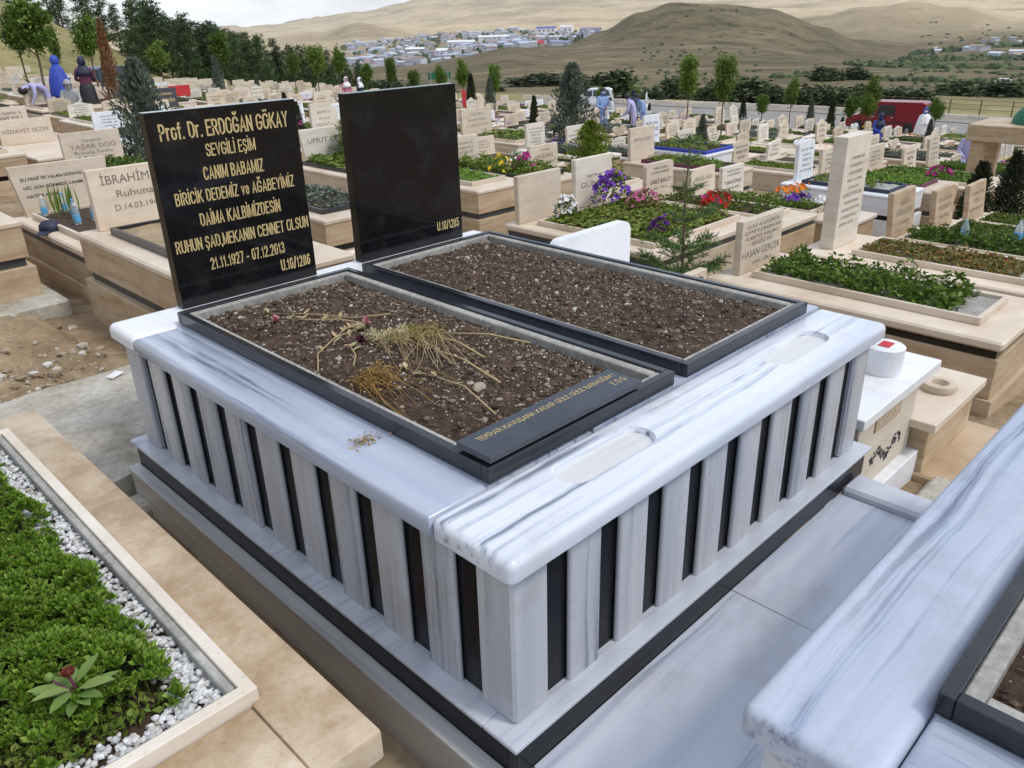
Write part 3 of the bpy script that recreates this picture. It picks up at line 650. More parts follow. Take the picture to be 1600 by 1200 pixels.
# ------------------------------------------------------------------ leaf clouds
def leafcloud(P, size, seed, up=.35, wid=.5, jitter=.4, axis=None, droop=0):
    """one small folded leaf (two triangles) at each point"""
    r = np.random.RandomState(seed); P = np.asarray(P, float); n = len(P)
    d = r.normal(size=(n, 3)); d[:, 2] = d[:, 2]*.6+up
    if axis is not None: d = d*jitter+np.asarray(axis)
    d /= np.linalg.norm(d, axis=1)[:, None]
    q = r.normal(size=(n, 3)); s = np.cross(d, q); s /= np.linalg.norm(s, axis=1)[:, None]
    k = (size*(1+jitter*(r.rand(n)-.5)*2))[:, None] if np.isscalar(size) else (np.asarray(size)*(1+.6*(r.rand(n)-.5)))[:, None]
    nn = np.cross(s, d)
    v = np.empty((n, 4, 3)); v[:, 0] = P; v[:, 1] = P+d*k*.5+s*k*wid*.5+nn*k*.12; v[:, 2] = P+d*k; v[:, 3] = P+d*k*.5-s*k*wid*.5+nn*k*.12
    v[:, 2, 2] -= droop*k[:, 0]
    return v.reshape(-1, 3)
def leafmesh(name, vs):
    n = len(vs)//4; me = bpy.data.meshes.new(name)
    me.vertices.add(n*4); me.vertices.foreach_set('co', np.ascontiguousarray(vs).ravel())
    me.loops.add(n*4); me.loops.foreach_set('vertex_index', np.arange(n*4))
    me.polygons.add(n); me.polygons.foreach_set('loop_start', np.arange(n)*4); me.polygons.foreach_set('loop_total', np.full(n, 4))
    me.update(calc_edges=True); return me
_cov = {}
def cover_mesh(kind, var, w=.5, l=1.2):
    """low planting filling a w x l bed, origin at its middle"""
    if (kind, var) in _cov: return _cov[kind, var]
    r = np.random.RandomState(100+var*13+len(kind)*7); n = 4200 if kind == 'low' else 2200
    X = (r.rand(n)-.5)*w; Y = (r.rand(n)-.5)*l
    if kind == 'tall': n2 = 4200; X = (r.rand(n2)-.5)*w; Y = (r.rand(n2)-.5)*l
    hum = np.array([max(0, .55+.9*fbm(x*7+var*5, y*7, var, 2)) for x, y in zip(X, Y)])
    if kind == 'patchy': keep = hum > .5; X, Y, hum = X[keep], Y[keep], hum[keep]
    Z = r.rand(len(X))**.6*hum*{'low': .07, 'patchy': .10, 'tall': .16}[kind]
    me = leafmesh('ground_cover', leafcloud(np.stack([X, Y, Z], 1), {'low': .034, 'patchy': .042, 'tall': .042}[kind], var+3, up=.5, wid=.55))
    _cov[kind, var] = me; return me
def with_mat(me, mat):
    key = me.name+mat
    if key not in _cov:
        c = me.copy(); c.materials.clear(); c.materials.append(M[mat]); _cov[key] = c
    return _cov[key]

# ------------------------------------------------------------------ graves
def hs_outline(kind, w, h):
    a = w/2
    if kind == 'rect': return [(-a, 0), (a, 0), (a, h), (-a, h)]
    if kind == 'round': r = .06; return [(-a, 0), (a, 0)]+[(a-r+r*cos(t), h-r+r*sin(t)) for t in np.linspace(0, pi/2, 5)]+[(-a+r+r*cos(t), h-r+r*sin(t)) for t in np.linspace(pi/2, pi, 5)]
    if kind == 'arch': return [(-a, 0), (a, 0)]+[(a*cos(t), h-.35*a+.35*a*sin(t)*1.0) for t in np.linspace(0, pi, 11)]
    if kind == 'taper': return [(-a*.86, 0), (a*.86, 0), (a, h), (-a, h)]
    if kind == 'slant': return [(-a, 0), (a, 0), (a, h*.82), (a*.4, h), (-a, h)]
    if kind == 'wave': return [(-a, 0), (a, 0), (a, h)]+[(a-2*a*t, h-.16*h*(t**2)) for t in np.linspace(.15, 1, 7)]
    if kind == 'heart':
        pts = []
        for t in np.linspace(0, 2*pi, 24, endpoint=False):
            x = 16*sin(t)**3; z = 13*cos(t)-5*cos(2*t)-2*cos(3*t)-cos(4*t); pts.append((-x/17*a, .55*h+z/17*.45*h))
        return pts[::-1] if False else pts
    if kind == 'point': return [(-a, 0), (a, 0), (a, h*.8), (a*.55, h*.86), (0, h), (-a*.55, h*.86), (-a, h*.8)]
_hs = {}
def hs_mesh(kind, w, h, t=.06):
    key = (kind, round(w, 3), round(h, 3), t)
    if key not in _hs:
        b = MB(); b.prism_y(hs_outline(kind, w, h), 0, t); me = b.mesh('headstone'); fixnormals(me)
        bm = bmesh.new(); bm.from_mesh(me)
        bmesh.ops.bevel(bm, geom=bm.edges[:], offset=.004, segments=1, affect='EDGES', clamp_overlap=True); bm.to_mesh(me); bm.free()
        _hs[key] = me
    return _hs[key]
def dash_mesh(w, h, var, nl=4):
    """worn, unreadable lines of an inscription"""
    key = ('dash', round(w, 3), round(h, 3), var, nl)
    if key not in _hs:
        r = random.Random(var*17+nl); b = MB(); y = -.0012
        top = h*.84; gap = h*.66/nl
        for i in range(nl):
            ch = gap*(.42 if i != nl//2 else .55); L = w*r.uniform(.4, .8); x = -L/2; zz = top-gap*(i+.7)
            while x < L/2:
                cw = ch*r.uniform(.35, .6)
                if r.random() < .13: x += cw; continue
                st = ch*.2
                b.add([(x, y, zz), (x+st, y, zz), (x+st, y, zz+ch), (x, y, zz+ch)], [(0, 1, 2, 3)])
                if r.random() < .75:
                    k = r.choice((0, .4, .8)); b.add([(x+st, y, zz+ch*k), (x+cw, y, zz+ch*k), (x+cw, y, zz+ch*k+st), (x+st, y, zz+ch*k+st)], [(0, 1, 2, 3)])
                x += cw+ch*.16
        _hs[key] = b.mesh('inscription')
    return _hs[key]
_box = {}
def cbox(key, *boxes, bev=.004):
    if key not in _box:
        b = MB()
        for q in boxes: b.box(*q, bev)
        _box[key] = b.mesh(key[0])
    return _box[key]
def grave(label, x, y, w, l, h, style='B', mat='trav', capmat='trav_cap', band='granite_dull', hs=None, plant=None, frame='trav_cap',
          group=None, rot=0, name='grave', inset=(.15, .15, .26, .24), zg=None, tower=False, hmat=None, soil='soil', far=False, fh=.05):
    """x, y: left foot corner; h: height of the cap above the ground at the foot"""
    zg = ground(x+w/2, y+l/2, False) if zg is None else zg
    R = thing(name, label, 'grave', (x+w/2, y, zg), rot, group)
    a = w/2; K = (round(w, 3), round(l, 3), round(h, 3), style)
    if style == 'A':
        cap, bnd, bod, bas = (h-.062, h), (h-.115, h-.0625), (.13, h-.1155), (-.3, .129); ib, ibd = .03, .012
    elif style == 'B':
        cap, bod, bnd, bas = (h-.052, h), (h-.27, h-.0525), (h-.335, h-.2705), (-.3, h-.3355); ib, ibd = .035, .010
    else:
        cap, bod, bnd, bas = (h-.06, h), (-.3, h-.0605), None, None; ibd = .025
    cb = (-a, a, 0, l)
    ob('cap', cbox(('cap',)+K, (*cb, *cap), bev=.014 if not far else .012), capmat, R)
    ob('body', cbox(('body',)+K, (-a+ibd, a-ibd, ibd, l-ibd, *bod)), mat, R)
    if bnd: ob('band', cbox(('band',)+K, (-a+ib, a-ib, ib, l-ib, *bnd), bev=0), band, R)
    if bas: ob('base', cbox(('base',)+K, (-a-.012, a+.012, -.012, l+.012, *bas)), mat, R)
    il, ir, fi, bi = inset; px0, px1, py0, py1 = -a+il, a-ir, fi, l-bi; t = .03
    if plant != 'none':
        F = ob('planter_frame', cbox(('planter_frame',)+K+inset+(fh,), (px0, px1, py0, py0+t, h+.0005, h+fh), (px0, px1, py1-t, py1, h+.0005, h+fh), (px0, px0+t, py0+t+.0005, py1-t-.0005, h+.0005, h+fh), (px1-t, px1, py0+t+.0005, py1-t-.0005, h+.0005, h+fh), bev=.003), frame, R)
        sk = ('soil',)+K+inset
        if sk not in _box:
            b = MB(); nx, ny = 8, 18; vs = []
            for j in range(ny+1):
                for i in range(nx+1):
                    u, v = px0+t+(px1-px0-2*t)*i/nx, py0+t+(py1-py0-2*t)*j/ny; vs.append((u, v, h+fh*.55+.012*fbm(u*9, v*9, w, 2)))
            b.add(vs, [(j*(nx+1)+i, j*(nx+1)+i+1, (j+1)*(nx+1)+i+1, (j+1)*(nx+1)+i) for j in range(ny) for i in range(nx)]); _box[sk] = b.mesh('soil', 180)
        if soil == 'soil': ob('soil', _box[sk], 'soil', R)
        else: ob('soil', with_mat(_box[sk], soil), None, R)
        if plant:
            kind, var, pm, dens = plant; me = with_mat(cover_mesh(kind, var), pm)
            bw, bl = px1-px0-2*t-.04, py1-py0-2*t-.05
            ob('ground_cover', me, None, R, kind='stuff', loc=((px0+px1)/2, (py0+py1)/2+(1-dens)*bl*.4, h+fh*.5), scale=(bw/.5, bl*dens/1.2, .8))
    if hs:
        for q in (hs if isinstance(hs, list) else [hs]):
            kind, hw, hh = q['kind'], q['w'], q['h']; tk = q.get('t', .06)
            H = ob('headstone', hs_mesh(kind, hw, hh, tk), None, R, loc=(q.get('x', 0), l-q.get('back', .17), h+.001), rot=(radians(-q.get('tilt', 2)), 0, 0))
            hm = q.get('mat') or hmat or capmat
            H.data = hs_mesh(kind, hw, hh, tk) if False else with_mat(hs_mesh(kind, hw, hh, tk), hm)
            if q.get('lines'):
                fr = lambda u, v: (u, -.0015, v)
                ob('inscription', text_mesh(q['lines'], fr, bold=q.get('bold', 0)), q.get('ink', 'ink'), H, kind='stuff')
            elif q.get('dash') is not None:
                ob('inscription', with_mat(dash_mesh(hw, hh, q['dash'] % 5, q.get('nl', 4)), q.get('ink', 'ink')), None, H, kind='stuff')
    return R
def HS(kind='rect', w=.66, h=.45, **k): return dict(kind=kind, w=w, h=h, **k)

# ---- row of the double tomb -------------------------------------------------
# near left: travertine grave with pebbles and green cover
B = thing('grave', 'beige travertine grave with white pebbles and lush green planting, nearest on the left', 'grave', (-.76, .065, -.75))
gx0, gx1, gy1 = -.45, .445, 2.21          # local extents (right edge x = -.315)
zt = .55
for q in ((gx1-.155, gx1, .0, gy1), (gx0, gx0+.155, 0, gy1), (gx0+.1553, gx1-.1553, 0, .255), (gx0+.1553, gx1-.1553, gy1-.20, gy1)):
    ob('cap_stone', rslab(*q, zt-.075, zt, .010, 2), 'trav_top', B)
ob('body', cbox(('body', 'B0'), (gx0+.03, gx1-.03, .03, gy1-.03, -.2, zt-.0755)), 'trav', B)
fx0, fx1, fy0, fy1 = gx0+.135, gx1-.133, .258, gy1-.19
for q in ((fx0, fx1, fy0, fy0+.03), (fx0, fx1, fy1-.03, fy1), (fx0, fx0+.03, fy0+.0303, fy1-.0303), (fx1-.03, fx1, fy0+.0303, fy1-.0303)):
    b = MB(); b.box(*q, zt-.02, zt+.034, .002); fr_ = ob('planter_frame', b, 'trav_white', B)
for q in ((fx0+.0305, fx1-.0305, fy0+.0305, fy0+.042), (fx0+.0305, fx0+.045, fy0+.0425, fy1-.0305), (fx1-.052, fx1-.0305, fy0+.0425, fy1-.0305)):
    b = MB(); b.box(*q, zt-.06, zt+.026, .003); ob('concrete_lining', b, 'concrete', B)
b = MB(); b.box(fx0+.04, fx1-.04, fy0+.04, fy1-.04, zt-.08, zt-.012); ob('soil', b, 'soil', B)
r = random.Random(3); pts = []
ix0, ix1, iy0, iy1 = fx0+.045, fx1-.052, fy0+.042, fy1-.03
for i in range(11000):
    x, y = r.uniform(ix0, ix1), r.uniform(iy0, iy1); e = min(ix1-x, y-iy0, x-ix0)
    if e > .088 or r.random() < (e-.05)/.04: continue
    rr = r.uniform(.0055, .0105); pts.append((x, y, zt-.008+r.uniform(-.004, .014), rr))
ob('pebbles', stones(pts, None, 'ico', .7, r), 'pebble', B, kind='stuff')
rs = np.random.RandomState(8); LV = []
def mound(x, y): return .05+.06*fbm(x*5.5+3, y*5.5, 2, 3)
cnt = 0
for i in range(4800):
    x, y = rs.uniform(ix0+.0, ix1-.045), rs.uniform(iy0+.03, iy1)
    edge = ix1-.048+.05*fbm(y*4, 3, 1, 3); ee = min(edge-x, (y-(iy0+.06+.03*fbm(x*6, 9, 1, 2)))*1.0)
    if ee < 0: continue
    if fbm(x*4.2, y*4.2, 7, 2) < -.42: continue
    z = zt-.01+max(.01, mound(x, y))*min(1, .35+ee/.06)
    s = rs.uniform(.012, .030)*(1.15 if fbm(x*5, y*5, 4, 2) > 0 else .8); tilt = np.array([rs.normal()*.35, rs.normal()*.35, 1.0]); tilt /= np.linalg.norm(tilt)
    for k in range(13):
        t = k*2.4+rs.rand()*.5; el = .15+.10*k; ax = np.array([cos(t)*cos(el), sin(t)*cos(el), sin(el)])+tilt*.25
        ax /= np.linalg.norm(ax); side = np.cross(ax, tilt); side /= np.linalg.norm(side)+1e-9; up = np.cross(side, ax)
        L_ = s*(1-.35*k/11); p = np.array([x, y, z+.001*k]); wv = L_*.23
        LV += [p, p+ax*L_*.62+side*wv+up*L_*.10, p+ax*L_+up*L_*.12, p+ax*L_*.62-side*wv+up*L_*.10]
    cnt += 1
ob('ground_cover', leafmesh('ground_cover', np.array(LV)), 'sedum', B, kind='stuff')
# under-layer of darker leaves so that no soil shines through
P = [(rs.uniform(ix0, ix1-.09), rs.uniform(iy0+.08, iy1), zt+rs.uniform(-.012, .012)) for _ in range(9000)]
ob('lower_leaves', leafmesh('lower_leaves', leafcloud(P, .022, 5, up=.5)), 'cover', B, kind='stuff')

def broad_leaf(mb, p, ax, up, L_, wd, fold=.15, curl=.12):
    p, ax, up = Vector(p), Vector(ax).normalized(), Vector(up); side = ax.cross(up).normalized(); up = side.cross(ax)
    pr = [(0, 0), (.25, .8), (.5, 1), (.78, .62), (1, 0)]; vs = []
    for t, w_ in pr:
        c = p+ax*L_*t-up*L_*curl*t*t
        vs += [tuple(c-side*wd*w_*.5+up*wd*fold*w_), tuple(c), tuple(c+side*wd*w_*.5+up*wd*fold*w_)]
    fs = []
    for i in range(4):
        a = i*3; fs += [(a, a+1, a+4, a+3), (a+1, a+2, a+5, a+4)]
    mb.add(vs, fs)
# dahlia growing in the near left bed
dz = -.75+zt+.045
D = thing('dahlia', 'young dahlia with a withered red bud and pale leaves in the near left bed', 'flower', (-.735, .53, dz))
b = MB(); b.tube([(0, 0, -.03), (.005, .003, .03), (.0, .01, .075)], [.004, .0035, .003]); b.tube([(.003, .002, .03), (-.03, .03, .075)], [.0025, .002]); ob('stem', b, 'plum', D)
rr = random.Random(4); b = MB()
for k in range(15):
    t = k*2.4; el = .15+.5*rr.random(); z = .02+.045*rr.random()
    ax = (cos(t)*cos(el), sin(t)*cos(el), sin(el)*.8); broad_leaf(b, (cos(t)*.008, sin(t)*.008, z), ax, (0, 0, 1), rr.uniform(.05, .082), rr.uniform(.022, .033))
ob('leaves', b.mesh('leaves', 180), 'rose_leaf', D)
b = MB()
for ring, n in ((0, 7), (1, 7), (2, 5)):
    for k in range(n):
        t = 2*pi*k/n+ring*.4; el = .5+.4*ring; broad_leaf(b, (cos(t)*.004, .01+sin(t)*.004, .078), (cos(t)*cos(el), sin(t)*cos(el), sin(el)), (0, 0, 1), .018, .013, .3, -.35)
ob('bud', b.mesh('bud', 180), plain('withered_red', (.22, .05, .035), .7), D)
b = MB(); b.lathe([(.001, 0), (.008, .004), (.010, .011), (.006, .018), (.001, .02)], 10, (-.03, .03, .072)); ob('green_bud', b.mesh('green_bud', 60), 'rose_leaf', D)

# marble paving in front of the tomb with a raised strip at its end
for xa_, xb_ in ((.003, .055), (.058, .98), (.983, 1.76)):
    b = MB(); b.box(xa_, xb_, -.50, -.0005, -.60, -.5735, .002); ob('paving', b, 'marble_walk', kind='structure')
b = MB(); b.box(-1.6, -.003, -.50, -.012, -.60, -.575, .003); ob('paving', b, 'marble_walk', kind='structure')
b = MB(); b.box(1.7615, 1.90, -.50, -.004, -.60, -.542, .012); ob('paving_end_strip', b, 'marble_plain', kind='structure')
b = MB(); b.box(-1.6, 1.89, -2.8, -.004, -1.05, -.6005); ob('paving_base', b, 'concrete_old', kind='structure')

# marble tomb at the lower right, foot towards the double tomb
N = thing('marble_tomb', 'polished white marble tomb with dark planter, cut off at the lower right', 'tomb', (.02, -.5325, -.6))
zt = .645; nx1, ny0 = 1.96, -2.2
ob('cap_stone', rslab(0, nx1, -.238, 0, zt-.06, zt, .022, 5), 'marble_blue', N)
ob('cap_stone', rslab(0, .245, ny0, -.2405, zt-.06, zt, .02, 5), 'marble_y', N)
ob('cap_stone', rslab(1.71, nx1, ny0, -.2405, zt-.06, zt, .02, 5), 'marble_y', N)
ob('cap_stone', rslab(.2455, 1.7095, ny0, -1.95, zt-.06, zt, .02, 5), 'marble_x', N)
b = MB(); b.box(.035, nx1-.035, ny0+.035, -.035, .03, zt-.0605, .004); ob('body', b, 'marble_plain', N)
b = MB(); b.box(.0, nx1, ny0, -.0, .0006, .0295, .003); ob('plinth', b, 'granite', N)
pz = zt+.0006
for q in ((.205, 1.75, -.268, -.240), (.205, 1.75, -1.97, -1.942), (.205, .233, -1.9415, -.2685), (1.722, 1.75, -1.9415, -.2685)):
    b = MB(); b.box(*q, pz, pz+.047, .002); ob('granite_bar', b, 'granite_sawn', N)
for q in ((.2335, 1.7215, -.302, -.2685), (.2335, .262, -1.94, -.3025), (1.69, 1.7215, -1.94, -.3025)):
    b = MB(); b.box(*q, pz-.02, pz+.04, .004); ob('concrete_lining', b, 'concrete', N)
me, hf = soil_bed(.255, 1.70, -1.94, -.295, pz+.008, pz+.04, 9, .02); ob('soil', me, 'soil', N)
r = random.Random(6); ob('soil_clods', stones([(x, y, hf(x, y)+.002, r.uniform(.003, .008)) for x, y in ((r.uniform(.27, .9), r.uniform(-1.2, -.31)) for _ in range(1500))], None, 'oct', .8, r), 'clod', N, kind='stuff')

# white grave right of the tomb: table top with vase, white rounded headstone
zc = -.42; zb = -1.0
C = thing('grave', 'plain white marble grave with a cylindrical vase holding something red', 'grave', (2.53, .07, zb))
b = MB(); b.box(-.43, .43, .0, 1.98, zc-zb-.05, zc-zb, .004); ob('cap', b, 'marble_white', C)
b = MB(); b.box(-.33, .33, .05, 1.93, .12, zc-zb-.0505, .004); ob('body', b, 'trav_white', C)
b = MB(); b.box(-.42, .42, .0, 1.98, -.2, .1195, .004); ob('base', b, 'marble_white', C)
b = MB(); b.box(-.16, .12, .046, .0498, .40, .47, 0); st = ob('brown_stamp', b, 'brick', C)
for i in range(3):
    for k in range(9):
        b = MB(); b.box(-.15+.029*k, -.128+.029*k, .0445, .0459, .408+.02*i, .42+.02*i); ob('stamped_mark', b, 'cream', st, kind='stuff')
b = MB(); rr = random.Random(2)
for k in range(60):
    t = k/60; x = -.15+.36*t; z = .24+.025*sin(t*9)+rr.uniform(-.02, .02); broad_leaf(b, (x, .0475, z), (rr.uniform(-1, 1), 0, rr.uniform(-1, 1)), (0, -1, 0), .025, .012, 0, 0)
ob('floral_transfer', b, 'navy', C, kind='stuff')
b = MB(); b.lathe([(.085, .001), (.085, .125), (.078, .13)], 28, (.12, .16, zc-zb)); vz = ob('vase', b.mesh('vase', 40), 'marble_white', C)
b = MB(); b.box(.085, .155, .135, .185, zc-zb+.1302, zc-zb+.134); ob('red_insert', b, 'red', vz)
b = MB(); b.prism_y(hs_outline('round', .66, .42), 0, .06); me = b.mesh('headstone'); fixnormals(me); ob('headstone', me, 'marble_white', C, loc=(.02, 1.80, zc-zb+.001))

# beige grave with a ring vase
zc = -.70; zb = -1.06
D2 = thing('grave', 'small beige grave with a ring shaped vase on its foot slab', 'grave', (3.2, .0, zb))
b = MB(); b.box(-.37, .37, .0, 1.95, zc-zb-.045, zc-zb, .004); ob('cap', b, 'trav_cap', D2)
b = MB(); b.box(-.31, .35, .04, 1.9, .0, zc-zb-.0455, .004); ob('body', b, 'trav', D2)
b = MB(); b.box(-.33, .45, -.12, 1.95, -.2, .06, .01); ob('base', b, 'trav', D2)
b = MB(); b.lathe([(.078, .0005), (.088, .02), (.082, .04), (.06, .045), (.044, .04), (.04, .012)], 26, (.06, .14, zc-zb)); ob('ring_vase', b.mesh('ring_vase', 50), 'trav_cap', D2)
b = MB(); b.box(-.18, .46, 1.80, 1.86, zc-zb+.001, zc-zb+.24, .005); h_ = ob('headstone', b, 'trav_cap', D2)
ob('inscription', text_mesh([('EDİR', .28, .42, zc-zb+.15, .05)], lambda u, v: (u, 1.7985, v), bold=.02), 'ink_black', h_, kind='stuff')
# concrete path pieces around it
for q in ((2.05, 2.9, -.40, -.02, -1.0), (2.92, 3.9, -.55, -.14, -1.12)):
    b = MB(); b.box(q[0], q[1], q[2], q[3], q[4]-.2, q[4]+.02, .02); ob('path_slab', b, 'concrete_old', kind='structure')

# travertine grave with dark bands and a long green bed
E = grave('long travertine grave with black bands and dark green bed, inscribed headstone at its far end', 4.12, .08, .98, 2.02, .5, 'A', 'trav', 'trav_cap', 'granite', zg=-1.19,
      hs=HS('rect', .60, .40, tilt=1, back=.18, lines=[('GÜLE AİLESİNİN', -.24, .24, .335, .028), ('KIYMETLİ BABALARI', -.26, .26, .29, .028), ('HURRİYET SANDIKCI', -.25, .25, .245, .028), ('SEVGİLİ EŞİ', -.15, .15, .20, .028), ('HASAN GERÇEK', -.28, .28, .115, .055), ('1931-2013', -.12, .16, .05, .025)]),
      plant=('tall', 1, 'leaf', .9), inset=(.22, .20, .20, .26), soil='concrete', frame='trav_cap')
b = MB(); b.box(.05, .40, .055, .15, .5003, .5015); 
# tall slender headstone
F_ = grave('travertine grave with a tall slab headstone and rusty green bed', 5.98, .34, .98, 1.98, .47, 'C', 'trav', 'trav_cap', zg=-1.39,
      hs=HS('rect', .50, 1.0, t=.13, back=.26, tilt=0, dash=3, nl=10, mat='trav_white'), plant=('low', 2, 'cover_rust', .95), inset=(.20, .16, .10, .45), soil='concrete')
# ------------------------------------------------------------------ second row and the graves one can single out
ROWS = {}
RECT = []
def reg(k, x, y, w, l): ROWS.setdefault(k, []).append(x+w/2); RECT.append((x-.05, x+w+.05, y-.05, y+l+.05))
for q in ((0, 1.96, 0, 2.25), (-1.25, -.3, 0, 2.3), (2.05, 3, 0, 2.1), (2.8, 3.65, 0, 2.1), (4.1, 5.1, 0, 2.1), (5.98, 6.96, .3, 2.4)): RECT.append(q)
for x in (-.76, .98, 2.5, 3.2, 4.6, 6.4): ROWS.setdefault(0, []).append(x)
def G(k, label, x, y, w, l, h, *a, **kw): reg(k, x, y, w, l); return grave(label, x, y, w, l, h, *a, **kw)
EARTH = 'earth'
G(1, 'travertine grave with grey-green planter frame and bare earth, just behind the inscribed black headstone', .82, 3.18, .98, 2.0, .64, 'B', 'trav', 'trav_cap', 'granite_dull', zg=-.84, frame='granite_sawn', soil='earth', inset=(.14, .14, .25, .28),
  hs=HS('rect', .78, .42, tilt=3, x=.02, back=.14, lines=[('İBRAHİM GEÇA', -.31, .28, .31, .062), ('Ruhuna Fatiha', -.22, .28, .215, .05), ('D.14.03.1947 - Ö.27.1', -.25, .30, .125, .042), ('U.10', .12, .22, .06, .036)]))
G(2, 'travertine grave with plastic water bottles among spiky leaves on its bed', .93, 5.55, .92, 1.72, .43, 'A', 'trav', 'trav_cap', 'granite_dull', zg=-.85, inset=(.11, .14, .14, .22),
  hs=HS('taper', .84, .44, tilt=3, back=.12, lines=[('ŞU FANİ VE YALAN DÜNYADA', -.34, .22, .31, .026), ('HİÇ GÜN GÖRMEDİ CANIM', -.33, .17, .235, .026), ('HATİCE ANNE', -.32, -.06, .16, .026)], ink='ink_black', bold=.02))
G(2, 'massive travertine grave with dark band at the left edge, foot towards the path', -.36, 5.62, .97, 2.0, .66, 'B', 'trav', 'trav_cap', 'granite_dull', zg=-.80, plant='none')
b = MB(); b.box(-.50, .72, 5.35, 7.7, -1.0, -.70, .02); ob('path_slab', b, 'concrete_old', kind='structure')
# low unfinished plot filled with earth
U = thing('grave', 'low unfinished plot of pale kerbs filled with cracked earth, seen between the black headstones', 'grave', (2.9, 3.1, -1.05)); reg(1, 2.35, 3.1, 1.1, 2.1)
for q in ((-.5, .5, 0, .09), (-.5, .5, 1.95, 2.04), (-.5, -.41, .0905, 1.9495), (.41, .5, .0905, 1.9495)):
    b = MB(); b.box(*q, -.2, .26, .006); ob('kerb', b, 'trav_white', U)
me, hf = soil_bed(-.41, .41, .09, 1.95, .19, .24, 4, .05); ob('earth_fill', me, 'earth', U)
FL = G(1, 'double travertine grave with moss green bed, petunias and two headstones', 4.54, 2.80, 1.74, 1.86, .52, 'A', 'trav_pale', 'trav_cap', 'granite_dull', zg=-1.27, inset=(.16, .16, .17, .30), plant=('low', 3, 'cover_moss', 1.0),
  hs=[HS('rect', .62, .46, x=-.50, back=.16, tilt=2, mat='trav_cap'), HS('rect', .60, .50, x=.36, back=.14, tilt=2, mat='trav_white', lines=[('Sevgili Annemiz', -.12, .14, .30, .03), ('GÜNEY', -.22, .2, .20, .055)])])
def blooms(name, label, loc, w, l, h, petal, n, leaf='leaf', seed=1, ps=.022, group=None, nl=None, cat='flower', dome=True):
    """flower clump: leafy mound with open five petalled flowers"""
    R = thing(name, label, cat, loc, group=group); r = np.random.RandomState(seed)
    nl = nl or int(n*6); P = []
    for _ in range(nl):
        a, q = r.rand()*6.28, r.rand()**.5; x, y = cos(a)*q, sin(a)*q; top = (1-q*q)**.5 if dome else .8
        P.append((x*w/2, y*l/2, h*top*r.rand()**.5))
    ob('foliage', leafmesh('foliage', leafcloud(P, .035, seed, up=.4)), leaf, R, kind='stuff')
    b = MB()
    for _ in range(n):
        a, q = r.rand()*6.28, r.rand()**.5; x, y = cos(a)*q, sin(a)*q; top = (1-q*q)**.5 if dome else .9
        p = Vector((x*w/2, y*l/2, h*(top*(.85+.25*r.rand())+.02))); nrm = Vector((x*.9+r.normal()*.3, y*.9-.25+r.normal()*.3, .8)).normalized()
        s1 = nrm.orthogonal().normalized(); s2 = nrm.cross(s1); k = ps*(.7+.6*r.rand()); vs = [tuple(p-nrm*k*.4)]
        for j in range(10):
            t = j*pi/5; rr = k*(1 if j % 2 == 0 else .72); vs.append(tuple(p+(s1*cos(t)+s2*sin(t))*rr+nrm*k*(.1 if j % 2 else 0)))
        b.add(vs, [(0, 1+j, 1+(j+1) % 10) for j in range(10)])
    ob('flowers', b, petal, R, kind='stuff'); return R
ft = -1.27+.52+.02
blooms('petunia', 'mound of violet petunias at the headstone of the moss green bed', (5.75, 4.28, ft), .55, .35, .34, 'p_violet', 70, seed=2, ps=.034)
blooms('pink_flower', 'pink flowering clump right below the violet petunias', (5.85, 3.95, ft), .45, .30, .20, 'p_pink', 60, 'cover_rust', seed=3, ps=.022)
blooms('white_flower', 'white flowering clump beside the blank headstone', (4.98, 4.22, ft), .26, .26, .24, 'p_white', 45, seed=4, ps=.028)
blooms('purple_flower', 'dark purple petunias at the front of the moss green bed', (5.15, 3.18, ft), .36, .25, .17, 'p_purple', 26, 'cover_moss', seed=5, ps=.032)
blooms('red_flower', 'bright red geraniums at the right end of the moss green bed', (6.22, 3.30, ft+.02), .42, .28, .17, 'p_red', 34, seed=6, ps=.030)
G(1, 'pale grave with a rounded headstone and mixed bright flowers, behind the moss green bed', 6.95, 2.95, .85, 2.0, .52, 'A', 'trav', 'trav_cap', hs=HS('round', .56, .44, back=.15, lines=[('EMEKLİ ABLA', -.14, .16, .36, .026), ('CANIM KARDEŞ', -.18, .18, .31, .026), ('SABİ BALCI', -.2, .22, .19, .05), ('1931 - 2012', -.14, .14, .12, .03)], ink='ink_black'), plant=('patchy', 1, 'cover', 1))
G(1, 'travertine grave with a leaning cream headstone, right of the rounded headstone', 8.0, 2.95, .74, 2.0, .50, 'C', 'trav', 'trav_cap', hs=HS('rect', .56, .36, back=.15, tilt=5, lines=[('ERGÜL AĞU', -.2, .2, .2, .05), ('1947-2013', -.14, .14, .1, .03)]), plant=('patchy', 2, 'cover', 1))
G(1, 'pale grave with a black lettered headstone and marigolds in front', 8.72, 2.95, .8, 2.0, .40, 'C', 'trav', 'trav_white', hs=HS('rect', .56, .46, back=.15, tilt=3, lines=[('NURİYE HALA', -.17, .17, .38, .028), ('CANIM BABAM', -.17, .17, .33, .028), ('TURAN SÖNMEZ', -.22, .22, .22, .05), ('RUHUNA FATİHA', -.17, .17, .15, .03), ('1938 - 2012', -.14, .14, .07, .03)], ink='ink_black'), plant=('patchy', 3, 'cover', 1))
